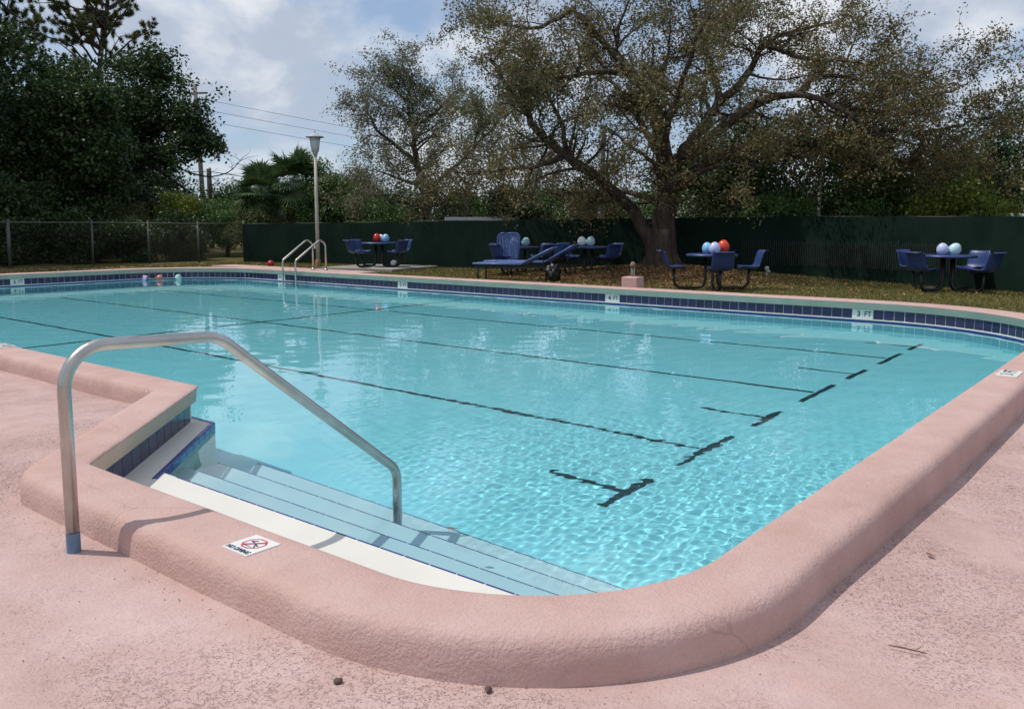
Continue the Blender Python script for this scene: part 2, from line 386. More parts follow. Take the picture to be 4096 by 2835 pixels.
# ---- coping: raised rolled kerb all round
prof_near = [(.060, .146), (.022, .150), (.010, .244), (.002, .246), (-.001, .250), (.004, .256), (.020, .261), (.07, Z_TOP), (.16, Z_TOP), (.236, Z_TOP), (.266, .2565), (.286, .242), (.298, .218), (.304, .18), (.309, .10), (.314, .02)]
prof_far = [(.060, .146), (.022, .150), (.010, .244), (.002, .246), (-.001, .250), (.004, .256), (.020, .261), (.07, Z_TOP), (.20, Z_TOP), (.34, .262), (.46, .258), (.53, .245), (.57, .22), (.59, .17), (.60, .10), (.605, .02)]
CV = []; N_OUT = len(outline(0))
near_rings = [outline(p[0]) for p in prof_near]; far_rings = [outline(p[0]) for p in prof_far]
base_ring = outline(0)
for k_ in range(len(prof_near)):
    for i in range(N_OUT):
        p0 = base_ring[i]
        w = float(sstep(10.0, 12.6, p0.y)) if p0.x > -5 else (1.0 if (p0.y > 9 or p0.x < -21) else 0.0)
        a, b_ = near_rings[k_][i], far_rings[k_][i]
        x, y = a.lerp(b_, w); z = prof_near[k_][1] * (1 - w) + prof_far[k_][1] * w
        if k_ > 5: z += .006 * mnoise.noise((x * .9, y * .9, 7)); 
        dn = .006 * mnoise.noise((x * 1.7, y * 1.7, 1.5)) if k_ > 3 else 0
        CV.append((x + dn, y + dn, z))
CF = [(k_ * N_OUT + i, k_ * N_OUT + (i + 1) % N_OUT, (k_ + 1) * N_OUT + (i + 1) % N_OUT, (k_ + 1) * N_OUT + i) for k_ in range(len(prof_near) - 1) for i in range(N_OUT)]
CM = [1 if k_ < 3 else 0 for k_ in range(len(prof_near) - 1) for i in range(N_OUT)]
coping = from_arrays("pool_coping", CV, [f[::-1] for f in CF], mats=[M_COPE, M_BAND], midx=CM, smooth=True)
tag(coping, "raised rounded pink coping around the pool", kind="structure")

# ---- basin
wall_ring = outline(.055)
BV, BF, BM = [], [], []
zs = lambda x: [.20, .152, -.012, -.06, floor_z(x) - .02]
for p in wall_ring:
    for z in zs(p.x): BV.append((p.x, p.y, z))
K = 5
for i in range(N_OUT):
    j = (i + 1) % N_OUT
    for k_ in range(K - 1):
        BF.append((i * K + k_, i * K + k_ + 1, j * K + k_ + 1, j * K + k_)); BM.append([1, 2, 2, 0][k_])
b0 = len(BV)
fring = coarse(wall_ring, 3); fp = [Vector((p.x, p.y)) for p in fring]; fe = [(i, (i + 1) % len(fp)) for i in range(len(fp))]
for x in np.arange(-21.3, -1.3, .5):
    for y in np.arange(2.2, 13.3, .8):
        fp.append(Vector((x, y)))
fv, _, ff, *_ = delaunay_2d_cdt(fp, fe, [], 0, 1e-5)
fcx = np.array([sum(fv[i].x for i in f) / 3 for f in ff]); fcy = np.array([sum(fv[i].y for i in f) / 3 for f in ff])
kin = inside(fcx, fcy, fring)
BV += [(v.x, v.y, floor_z(v.x)) for v in fv]
for f, k_ in zip(ff, kin):
    if k_: BF.append(tuple(b0 + i for i in f)); BM.append(0)
basin = from_arrays("pool_basin", BV, BF, mats=[M_PLASTER, M_BAND, M_GROUT], midx=BM)
tag(basin, "pale plastered swimming pool shell", kind="structure")

# lane lines and T bars on the floor
def strip(name, x0, x1, y0, y1, along_x=True):
    n = max(1, int(abs(x1 - x0) / .5)) if along_x else 1
    xs = np.linspace(x0, x1, n + 1); V = []; F = []
    for x in xs: V += [(x, y0, floor_z(x) + .006), (x, y1, floor_z(x) + .006)]
    for i in range(n): F.append((2 * i, 2 * i + 2, 2 * i + 3, 2 * i + 1))
    return from_arrays(name, V, F, M_LANE, basin)
for y in (5.95, 8.38, 10.83): strip("lane_line", -19.6, -2.95, y - .030, y + .030)
for i, y in enumerate((4.80, 5.95, 7.135, 8.38, 9.58, 10.83, 11.98)):
    h = .47 if i % 2 else .32; strip("end_bar", -2.928, -2.872, y - h, y + h)
    if i % 2 == 0: strip("short_bar", -3.55, -2.929, y - .026, y + .026)
strip("cross_line", -12.18, -12.10, 3.35, 13.3, along_x=True)

# ---- steps and bench
steps = empty("pool_steps", (0, 0, 0)); tag(steps, "white plaster entry steps with dark blue edges", kind="structure")
STEP = [(2.466, 0.0), (2.78, -.235), (3.10, -.485), (3.41, -.735)]
for i, (ye, z) in enumerate(STEP):
    bm = bmesh.new(); y0 = 1.80 if i == 0 else STEP[i - 1][0] - .0; bm_box(bm, (-3.05, (y0 + ye) / 2, (z - 1.3) / 2), (3.9 + .002 * i, ye - y0, z + 1.3))
    bm_obj("step", bm, M_STEP if i == 0 else M_STEPB, steps)
bm = bmesh.new()
bp = [(-3.95, 1.84), (-5.455, 3.345), (-6.1, 3.345), (-6.1, 2.9), (-4.75, 1.6), (-4.1, 1.6)]
vb = [bm.verts.new((x, y, -1.3)) for x, y in bp]; vt = [bm.verts.new((x, y, .003)) for x, y in bp]
bm.faces.new(vt[::-1]); bm.faces.new(vb)
for i in range(len(bp)): bm.faces.new((vt[i], vt[(i + 1) % len(bp)], vb[(i + 1) % len(bp)], vb[i]))
bmesh.ops.recalc_face_normals(bm, faces=bm.faces); bm_obj("bench", bm, M_STEP, steps)
def trim_mesh(L, top, face):
    bm = bmesh.new(); bm_box(bm, (0, -top / 2 + .004, -face / 2 + .004), (L, top, face), bevel=.006)
    me = bpy.data.meshes.new("trim_tile"); bm.to_mesh(me); bm.free(); me.materials.append(M_TRIM); return me
tm_thin, tm_thick = trim_mesh(.150, .010, .028), trim_mesh(.150, .032, .075)
for ye, z in STEP:
    for k_ in range(22):
        x = -1.75 - .1532 * k_
        if x + ye < -2.02: break
        o = bpy.data.objects.new("trim_tile", tm_thin); o.location = (x, ye, z); link(o, steps)
for k_ in range(10):
    t = .075 + .1532 * k_
    x, y = -5.455 + t * .7071, 3.345 - t * .7071
    if y < 2.40: break
    o = bpy.data.objects.new("trim_tile", tm_thick); o.location = (x, y, .003); o.rotation_euler = (0, 0, R(-45)); link(o, steps)
for k_ in range(3):
    o = bpy.data.objects.new("trim_tile", tm_thick); o.location = (-5.53 - .1532 * k_, 3.345, .003); link(o, steps)

# ---- waterline tiles
def text_mesh(txt, size, mat, sx=1.0):
    cu = bpy.data.curves.new("lettering", 'FONT'); cu.body = txt; cu.size = size; cu.align_x = 'CENTER'; cu.align_y = 'CENTER'; cu.extrude = .0008; cu.resolution_u = 3; cu.offset = size * .012
    o = bpy.data.objects.new("lettering_tmp", cu); COL.objects.link(o); bpy.context.view_layer.update()
    me = bpy.data.meshes.new_from_object(o.evaluated_get(bpy.context.evaluated_depsgraph_get()))
    bpy.data.objects.remove(o); me.materials.clear(); me.materials.append(mat); me.name = "lettering"
    for v in me.vertices: v.co.x *= sx
    return me
bm = bmesh.new(); bm_box(bm, (0, 0, .0715), (.1462, .012, .1385), bevel=.002)
tile_me = bpy.data.meshes.new("tile"); bm.to_mesh(tile_me); bm.free(); tile_me.materials.append(M_TILE)
mark_me = tile_me.copy(); mark_me.name = "marker_tile"; mark_me.materials.clear(); mark_me.materials.append(M_WHITETILE)
PITCH = .1532
S = [0.0]
for i in range(N_OUT): S.append(S[-1] + (wall_ring[(i + 1) % N_OUT] - wall_ring[i]).length)
S = np.array(S)
def at_s(s):
    i = int(np.searchsorted(S, s) - 1); i = max(0, min(N_OUT - 1, i)); a, b_ = wall_ring[i], wall_ring[(i + 1) % N_OUT]
    t = (s - S[i]) / max(1e-9, S[i + 1] - S[i]); d = (b_ - a).normalized(); return a.lerp(b_, t), d
i4 = min(range(N_OUT), key=lambda i: (wall_ring[i] - Vector((-8.586, 13.335))).length)
s4 = S[i4] + (wall_ring[i4].x + 8.586)          # arc length at the left edge of the 4 FT marker (path runs towards -x here)
markers = {0: "4", 29: "3", -36: "5", -65: "6"}  # tile index (to the right positive) of the first of two marker tiles
mark_idx = {}
for k_, d_ in markers.items(): mark_idx[k_] = d_; mark_idx[k_ + 1] = "FT"
s_left = None
low_V, low_F = [], []
s_first = S[sum(ARC_N[:4]) + 4 + sum(e - 1 for e in EDGE_N[:4]) - 1]     # start of the far right corner
n_max = int((s4 - s_first) / PITCH); left_end = None
for n in range(n_max, -190, -1):
    s = s4 - (n + .5) * PITCH
    p, d = at_s(s)
    if p.x < -21.5 and p.y < 4.6: break
    nrm = Vector((-d.y, d.x))                    # towards the water
    lab = mark_idx.get(n)
    if p.x < -21.7:
        if 8.1468 <= p.y < 8.30: lab = "6"       # the left wall's own marker
        elif 8.30 <= p.y < 8.4532: lab = "FT"
        if lab and lab not in ("6", "FT"): lab = None
    o = bpy.data.objects.new("marker_tile" if lab else "tile", mark_me if lab else tile_me)
    rz = math.atan2(-d.y, -d.x)
    o.location = (p.x - nrm.x * .002, p.y - nrm.y * .002, .0025); o.rotation_euler = (0, 0, rz); link(o, basin)
    if lab:
        tmh = text_mesh(lab, .125 if lab != "FT" else .115, M_BLACK, .85 if lab == "FT" else .95)
        t_o = bpy.data.objects.new("lettering", tmh); t_o.rotation_euler = (R(90), 0, 0); t_o.location = ((.02 if lab != "FT" else -.002), -.0075, .071); link(t_o, o)
    b0 = len(low_V); c_, s__ = math.cos(rz), math.sin(rz)
    for zz_ in (-.165, -.016):
        for x_, y_ in ((-.0745, -.008), (.0745, -.008), (.0745, .004), (-.0745, .004)):
            low_V.append((p.x + nrm.x * .004 + x_ * c_ - y_ * s__, p.y + nrm.y * .004 + x_ * s__ + y_ * c_, zz_))
    low_F += [tuple(b0 + i for i in f) for f in ((4, 5, 6, 7), (0, 1, 5, 4), (1, 2, 6, 5), (3, 0, 4, 7))]
LV = []; LF = []
for k_, (o_, z_) in enumerate([(.06, .001), (.038, .001), (.038, -.013), (.06, -.013)]):
    for p in outline(o_): LV.append((p.x, p.y, z_))
LF = [(k_ * N_OUT + i, (k_ + 1) * N_OUT + i, (k_ + 1) * N_OUT + (i + 1) % N_OUT, k_ * N_OUT + (i + 1) % N_OUT) for k_ in range(3) for i in range(N_OUT)]
from_arrays("grout_ledge", LV, LF, M_WHITETILE, basin)
lr = from_arrays("submerged_tile_row", low_V, low_F, M_TRIM, basin); tag(lr, kind="stuff")
# tiles on the angled wall beside the steps (just above the bench)
for k_ in range(13):
    t = .10 + PITCH * (k_ + .5)
    p = Vector((-4.17, 1.87)) + Vector((-.7022, .7119)) * (t + .03) + Vector((-.7119, -.7022)) * .055
    nrm = Vector((.7119, .7022))
    if (p + Vector((-.7022, .7119)) * .075).y > 3.26: break
    o = bpy.data.objects.new("tile", tile_me); o.location = (p.x - nrm.x * .002, p.y - nrm.y * .002, .006); o.rotation_euler = (0, 0, R(135 - .4)); link(o, basin)

# ---- water
def mat_water():
    m = bpy.data.materials.new("pool_water"); m.use_nodes = True; nt = m.node_tree; nt.nodes.clear(); L = nt.links.new
    out = N(nt, 'ShaderNodeOutputMaterial')
    rf = N(nt, 'ShaderNodeBsdfRefraction'); rf.inputs['IOR'].default_value = 1.333; rf.inputs['Roughness'].default_value = 0.0; rf.inputs['Color'].default_value = (.80, .97, 1.0, 1)
    gl = N(nt, 'ShaderNodeBsdfGlossy'); gl.inputs['Roughness'].default_value = 0.0; gl.inputs['Color'].default_value = (1, 1, 1, 1)
    fr = N(nt, 'ShaderNodeFresnel'); fr.inputs['IOR'].default_value = 1.333
    mx = N(nt, 'ShaderNodeMixShader'); L(fr.outputs[0], mx.inputs[0]); L(rf.outputs[0], mx.inputs[1]); L(gl.outputs[0], mx.inputs[2])
    L(mx.outputs[0], out.inputs['Surface']); return m
M_WATER = mat_water()
wxs = axis([(-22.0, -9, .07), (-9, -5.4, .03), (-5.4, -1.05, .0125)]); wys = axis([(1.72, 2.5, .03), (2.5, 6.6, .0125), (6.6, 9, .025), (9, 13.5, .07)])
WX, WY = np.meshgrid(wxs, wys)
WZ = np.zeros_like(WX); rw = np.random.default_rng(5)
near = np.exp(-(((WX + 2.6) / 2.6) ** 2 + ((WY - 4.4) / 2.0) ** 2)) * sstep(2.55, 3.7, WY + .25 * (WX + 2.0))
calm = .35 + .65 * sstep(2.9, 4.6, WY)
for i in range(60):
    lam = .040 * (18 ** rw.random()); th = rw.uniform(0, 2 * math.pi); ph = rw.uniform(0, 6.28); kx, ky = math.cos(th) * 2 * math.pi / lam, math.sin(th) * 2 * math.pi / lam
    amp = (.0013 if lam < .1 else .00095) * lam ** 1.12
    fall = (near ** .6 * 1.25 + .03) if lam < .12 else ((.16 + .5 * near) * calm if lam < .3 else .34 * calm)
    if lam < .09: fall = fall * sstep(-5.4, -4.9, WX) * (1 - sstep(6.0, 6.6, WY))
    WZ += amp * fall * np.sin(kx * WX + ky * WY + ph + .8 * np.sin(WX * 1.3 + i) + .8 * np.sin(WY * 1.1 - i))
wi = np.arange(WX.size).reshape(WX.shape)
wq = np.stack([wi[:-1, :-1], wi[:-1, 1:], wi[1:, 1:], wi[1:, :-1]], -1).reshape(-1, 4)
wqx = (WX[:-1, :-1] + WX[1:, 1:]).ravel() / 2; wqy = (WY[:-1, :-1] + WY[1:, 1:]).ravel() / 2
kw_ = inside(wqx, wqy, coarse(outline(.14), 3))
water = from_arrays("water", np.stack([WX.ravel(), WY.ravel(), (Z_WATER + WZ).ravel()], 1), wq[kw_], M_WATER, smooth=True)
tag(water, "clear turquoise pool water with small ripples", kind="structure")
water.cycles.is_caustics_caster = True; basin.cycles.is_caustics_receiver = True; sun_d.cycles.is_caustics_light = True
for c_ in basin.children: 
    if c_.name.split('.')[0] in ("lane_line", "end_bar", "short_bar", "cross_line"): c_.cycles.is_caustics_receiver = True
for c_ in steps.children: c_.cycles.is_caustics_receiver = True
# ------------------------------------------------------------------ object materials
def mat_steel():
    m, nt, b = new_mat("brushed_stainless_steel"); L = nt.links.new
    f = obj_noise(nt, 25, 5, .7); g = obj_noise(nt, 4, 4, seed=3)
    L(ramp(nt, g, [(.35, (.42, .40, .37)), (.7, (.58, .57, .55))]), b.inputs['Base Color']); b.inputs['Metallic'].default_value = 1
    L(ramp(nt, f, [(.3, (.26, .26, .26)), (.7, (.42, .42, .42))]), b.inputs['Roughness']); return m
M_STEEL = mat_steel()
M_SLEEVE = simple("faded_blue_paint", (.12, .20, .30), .6, var=.25, vscale=30)
M_BLUE = simple("blue_vinyl_coating", (.024, .050, .165), .38, var=.18, vscale=6, bmp=.25, bscale=120)
M_BLUEL = simple("lounger_blue_slats", (.10, .165, .40), .4, var=.15, vscale=6)
M_DARKM = simple("black_painted_tube", (.012, .012, .014), .45)
M_PINKB = simple("pink_painted_block", (.60, .37, .34), .8, var=.10, vscale=9, bmp=.3, bscale=70)
M_GREYM = simple("weathered_grey_metal", (.36, .36, .35), .5, .4, var=.15, vscale=12)
M_CREAM = simple("aged_cream_pole_paint", (.46, .43, .36), .6, var=.25, vscale=3)
M_FROST = simple("frosted_lamp_glass", (.52, .55, .58), .5)
M_CAP = simple("grey_lamp_cap", (.40, .42, .46), .45)
M_CONC = simple("grey_concrete_slab", (.30, .275, .24), .9, var=.22, vscale=3, bmp=.4, bscale=40)
M_WHITE = simple("white_roof_paint", (.70, .71, .71), .6, var=.08)
M_BAG = simple("black_plastic_bag", (.008, .008, .009), .35, bmp=.6, bscale=25, bdist=.02)

# ------------------------------------------------------------------ entry handrail
X0 = -3.416
rail = empty("handrail", (X0, 1.453, .12), 0, "bent steel handrail running down the pool steps", "handrail")
L0 = Vector((X0, 1.453, .12))
pts = [(X0, 1.453, .05), (X0, 1.453, .9454), (X0, 2.126, .919), (X0, 3.201, .064), (X0, 3.201, -.737)]
pth = round_path(pts, [0, .165, .194, .126, 0], 12)
V, F = tube([Vector(p) - L0 for p in pth], .0254, 24)
from_arrays("rail", V, F, M_STEEL, rail, smooth=True)
V, F = tube([(0, 0, -.03), (0, 0, .085)], .0264, 24); from_arrays("painted_sleeve", V, F, M_SLEEVE, rail, smooth=False)

# ------------------------------------------------------------------ NO DIVING tile and coping depth plates
sg = empty("no_diving_tile", (-2.609, 1.727, .261), 0, "white no diving tile with red crossed octagon on the near coping", "sign")
bm = bmesh.new(); bm_box(bm, (0, 0, .000), (.150, .146, .012), bevel=.001); bm_obj("plate", bm, M_WHITETILE, sg)
bm = bmesh.new()
o1 = [(.052 * math.cos(R(22.5 + 45 * i)), .012 + .048 * math.sin(R(22.5 + 45 * i))) for i in range(8)]; o2 = [(x * .84, .012 + (y - .012) * .84) for x, y in o1]
va = [bm.verts.new((x, y, 0.0065)) for x, y in o1]; vb = [bm.verts.new((x, y, 0.0065)) for x, y in o2]
for i in range(8): bm.faces.new((va[i], va[(i + 1) % 8], vb[(i + 1) % 8], vb[i]))
bm_obj("octagon_ring", bm, M_RED, sg)
bm = bmesh.new(); bm_box(bm, (0, .012, 0.0075), (.092, .009, .0012), rz=R(45)); bm_obj("slash", bm, M_RED, sg)
dv = MB(); dv.box((.006, .012, 0.0068), (.058, .006, .001), R(-20)); dv.box((-.016, .030, 0.0068), (.02, .005, .001), R(35)); dv.box((.022, -.004, 0.0068), (.024, .005, .001), R(-48))
dv.lathe([(.0, .0003), (.005, .0003), (.005, 0)], 10, (-.026, .022, 0.0069)); dv.box((-.004, -.016, 0.0068), (.05, .003, .001), 0)
dv.build("diver_figure", M_NAVY, sg)
t_o = bpy.data.objects.new("lettering", text_mesh("NO DIVING", .0315, M_NAVY, .80)); t_o.location = (0, -.056, 0.0068); link(t_o, sg)
def coping_plate(name, x, y, rz, txt, label):
    e = empty(name, (x, y, .264), rz, label, "sign", "depth plates on the coping")
    for i, s_ in enumerate(txt):
        bm = bmesh.new(); bm_box(bm, ((i - .5) * .153, 0, .001), (.150, .150, .010), bevel=.002); pl = bm_obj("plate", bm, M_WHITETILE, e)
        t_ = bpy.data.objects.new("lettering", text_mesh(s_, .13, M_BLACK, .85)); t_.location = ((i - .5) * .153, 0, .0072); link(t_, pl)
    return e
coping_plate("depth_plate", -1.135, 7.545, R(90), ("3", "FT"), "white 3 FT depth plate on the right-hand coping")
coping_plate("depth_plate", -8.905, 3.235, 0, ("5", "FT"), "white depth plate on the coping left of the steps")

# ------------------------------------------------------------------ pool ladder
lad = empty("pool_ladder", (-17.84, 13.2, .262), 0, "steel pool ladder with two bent grab rails on the far side", "ladder")
LL = Vector((-17.84, 13.2, .262))
for x in (-18.1, -17.58):
    p = round_path([(x, 13.17, -.9), (x, 13.17, .52), (x, 13.95, 1.03), (x, 14.12, .92), (x, 14.12, .20)], [0, .12, .16, .14, 0], 8)
    V, F = tube([Vector(q) - LL for q in p], .024, 14); from_arrays("grab_rail", V, F, M_STEEL, lad, smooth=True)
    mb = MB(); mb.lathe([(.0, .03), (.045, .03), (.055, .0), (.055, -.01)], 16, (x + 17.84, .92, .0)); mb.build("escutcheon", M_STEEL, lad, True)
for z in (-.08, -.38, -.68):
    mb = MB(); mb.box((0, .0, z - .262), (.50, .10, .03)); mb.build("tread", M_GREYM, lad)
mb = MB(); mb.box((0, 0, 0), (6.2, .75, .16)); ap = mb.build("deck_apron", M_COPE); ap.location = (-19.2, 14.15, .165)
tag(ap, "pink strip of deck behind the far coping at the ladder", kind="structure")

# ------------------------------------------------------------------ depth markers etc. are in the basin; floating beach balls
def mat_ball(name, cols):
    m, nt, b = new_mat(name); L = nt.links.new
    t = N(nt, 'ShaderNodeTexCoord'); s_ = N(nt, 'ShaderNodeSeparateXYZ'); L(t.outputs['Object'], s_.inputs[0])
    at = N(nt, 'ShaderNodeMath', operation='ARCTAN2'); L(s_.outputs[1], at.inputs[0]); L(s_.outputs[0], at.inputs[1])
    d = N(nt, 'ShaderNodeMath', operation='MULTIPLY_ADD'); L(at.outputs[0], d.inputs[0]); d.inputs[1].default_value = 1 / (2 * math.pi); d.inputs[2].default_value = .5
    r = nt.nodes.new('ShaderNodeValToRGB'); r.color_ramp.interpolation = 'CONSTANT'; e = r.color_ramp.elements
    while len(e) < 6: e.new(.5)
    for i in range(6): e[i].position = i / 6; e[i].color = (*cols[i % len(cols)], 1)
    L(d.outputs[0], r.inputs[0]); L(r.outputs[0], b.inputs['Base Color']); b.inputs['Roughness'].default_value = .25; return m
def sphere_mb(r, seg=24, rings=14):
    mb = MB(); mb.lathe([(max(1e-4, r * math.sin(math.pi * i / rings)), -r * math.cos(math.pi * i / rings)) for i in range(rings + 1)], seg); return mb
for i, (x, y, cols, lab) in enumerate([
        (-21.42, 11.30, [(.75, .74, .78), (.28, .06, .35), (.75, .74, .78), (.10, .14, .5)], "white and purple beach ball, leftmost of the three floating balls"),
        (-21.27, 11.62, [(.62, .15, .12), (.75, .55, .45), (.62, .2, .16)], "red and cream beach ball, middle of the three floating balls"),
        (-21.10, 12.05, [(.30, .62, .45), (.78, .8, .78), (.25, .5, .62)], "green and white beach ball, rightmost of the three floating balls")]):
    o = sphere_mb(.085).build("beach_ball", mat_ball("ball_vinyl", cols), None, True); o.location = (x, y, Z_WATER + .058); o.rotation_euler = (.6 + i, .4 * i, 1.9 + i * .8)
    tag(o, lab, "beach ball", "beach balls floating by the left wall")
o = sphere_mb(.11).build("red_ball", simple("red_rubber", (.42, .02, .03), .4), None, True); o.location = (-23.64, 16.74, .15); tag(o, "small red ball on the grass left of the lamp post", "ball")

# ------------------------------------------------------------------ balloons
BAL = {}
def balloon(x, y, z, col, label, r=.125, tilt=(0, 0), group="party balloons on the tables"):
    key = col; z -= r * .09; r *= .92
    if key not in BAL:
        m, nt, b = new_mat("balloon_rubber"); b.inputs['Base Color'].default_value = (*col, 1); b.inputs['Roughness'].default_value = .22
        b.inputs['Subsurface Weight'].default_value = .25; b.inputs['Subsurface Radius'].default_value = (.1, .1, .1); BAL[key] = m
    mb = MB(); pr = []
    for i in range(17):
        t = math.pi * i / 16; pr.append((max(1e-4, r * math.sin(t) * (1 - .10 * math.cos(t) * -1 if t < 1.6 else 1 - .10 * math.cos(t) * -1)), -r * 1.12 * math.cos(t)))
    mb.lathe(pr, 22)
    e = empty("balloon", (x, y, z), 0, label, "balloon", group)
    sk = mb.build("skin", BAL[key], e, True)
    mb = MB(); mb.lathe([(.004, -r * 1.12 + .006), (.012, -r * 1.12 - .014), (.001, -r * 1.12 - .012)], 10); mb.build("knot", BAL[key], e, True)
    e.rotation_euler = (tilt[0], tilt[1], 0); return e
C_RED, C_WHT, C_LB, C_PB, C_MINT, C_LAV, C_ORG = (.55, .025, .02), (.78, .8, .82), (.26, .53, .76), (.36, .50, .72), (.50, .72, .74), (.50, .56, .80), (.72, .07, .025)

# ------------------------------------------------------------------ picnic table sets
def ring_pts(a, r, z): return (r * math.cos(a), r * math.sin(a), z)
def table_set(x, y, z, angs, label, name="picnic_table"):
    e = empty(name, (x, y, z), 0, label, "picnic table", "round blue picnic tables with attached seats")
    mb = MB(); mb.lathe([(.001, .742), (.50, .742), (.528, .735), (.54, .715), (.538, .69), (.53, .69), (.525, .71), (.50, .722), (.001, .722)], 40); tt = mb.build("tabletop", M_BLUE, e, True)
    for a in angs:
        ca, sa = math.cos(a), math.sin(a)
        p = round_path([ring_pts(a, .13, .725), ring_pts(a, .13, .03), ring_pts(a, .78, .03), ring_pts(a, .80, .43)], [0, .16, .16, 0], 7)
        V, F = tube(p, .030, 10); from_arrays("leg", V, F, M_DARKM, e, True)
        prof = [(.585, .405), (.575, .425), (.59, .445), (.64, .450), (.75, .440), (.86, .437), (.93, .450), (.975, .49), (1.0, .55), (1.03, .66), (1.06, .76), (1.085, .805), (1.12, .822), (1.15, .812), (1.155, .795)]
        Vs, Fs = [], []; nw = 8
        for side in (0, 1):
            for j, (r_, z_) in enumerate(prof):
                for i in range(nw + 1):
                    t = -1 + 2 * i / nw; w = .225 if 1 < j < 12 else .20
                    cup = .05 * abs(t) ** 3; dr = -cup if r_ > .95 else 0; dz = cup if r_ <= .95 else 0
                    rr, zz_ = r_ + dr, z_ + dz
                    if side: 
                        if r_ > .95: rr += .018
                        else: zz_ -= .018
                    lx, ly = rr, t * w
                    Vs.append((lx * ca - ly * sa, lx * sa + ly * ca, zz_))
        m_ = (nw + 1); n_ = len(prof) * m_
        for j in range(len(prof) - 1):
            for i in range(nw):
                q = (j * m_ + i, j * m_ + i + 1, (j + 1) * m_ + i + 1, (j + 1) * m_ + i); Fs.append(q); Fs.append(tuple(n_ + k_ for k_ in q[::-1]))
        for j in range(len(prof) - 1):
            a_, b_ = j * m_, (j + 1) * m_; Fs.append((a_, b_, n_ + b_, n_ + a_)); a_ += nw; b_ += nw; Fs.append((a_, n_ + a_, n_ + b_, b_))
        for i in range(nw): Fs.append((i, n_ + i, n_ + i + 1, i + 1)); q = (len(prof) - 1) * m_ + i; Fs.append((q, q + 1, n_ + q + 1, n_ + q))
        from_arrays("seat", Vs, Fs, M_BLUE, e, True)
    return e
CR = R(39.0)
mb = MB(); mb.box((0, 0, 0), (2.7, 2.5, .12)); pad = mb.build("concrete_pad", M_CONC); pad.location = (-19.75, 17.9, .075); pad.rotation_euler = (0, 0, R(12)); tag(pad, "square concrete pad under the leftmost picnic table", "concrete pad")
table_set(-19.68, 17.85, .135, [CR + R(a) for a in (38, 142, 218, 322)], "blue picnic table on a concrete pad, with red and blue balloons")
balloon(-19.86, 17.93, 1.015, C_RED, "red balloon on the leftmost picnic table", .135)
balloon(-19.93, 18.16, 1.00, C_WHT, "white balloon behind the red one on the leftmost table", .12)
balloon(-19.58, 18.04, 1.01, C_LB, "light blue balloon on the leftmost picnic table", .125)
balloon(-19.30, 18.10, .25, C_WHT, "white balloon lying under the leftmost picnic table", .115, (1.1, .5), "loose balloons")
table_set(-15.0, 18.95, .06, [CR + R(a) for a in (45, 135, 225, 315)], "shaded blue picnic table behind the loungers with two bluish balloons")
balloon(-15.22, 18.87, .94, C_PB, "pale blue balloon on the table behind the loungers, left one", .13, (.1, -.25))
balloon(-14.93, 19.05, .94, C_MINT, "pale grey-green balloon on the table behind the loungers", .13, (.1, .45))
table_set(-12.75, 18.95, .10, [CR + R(a) for a in (35, 125, 215, 305)], "shaded blue picnic table left of the oak trunk with two white balloons")
balloon(-12.90, 18.86, .985, C_WHT, "off-white balloon on the table left of the oak trunk", .125, (.0, -.1))
balloon(-12.70, 18.98, .985, C_MINT, "mint white balloon on the table left of the oak trunk", .13, (.1, .35))
table_set(-8.14, 16.75, .06, [CR, CR + R(180), CR - R(90)], "sunlit blue picnic table right of the oak with red balloon")
balloon(-8.28, 16.82, .925, C_LB, "light blue balloon on the sunlit table right of the oak", .125, (.1, -.2))
balloon(-8.07, 16.73, .93, C_LAV, "lavender balloon between the blue and the red one", .13)
balloon(-8.03, 17.06, .96, C_ORG, "bright red balloon on the sunlit table right of the oak", .14)
table_set(-4.12, 19.2, .06, [CR + R(a) for a in (28, 118, 208, 298)], "blue picnic table in the shade at the far right")
balloon(-4.22, 19.16, .925, C_LAV, "lavender blue balloon on the rightmost picnic table", .125)
balloon(-4.02, 19.28, .92, C_MINT, "mint white balloon on the rightmost picnic table", .135, (.1, .5))

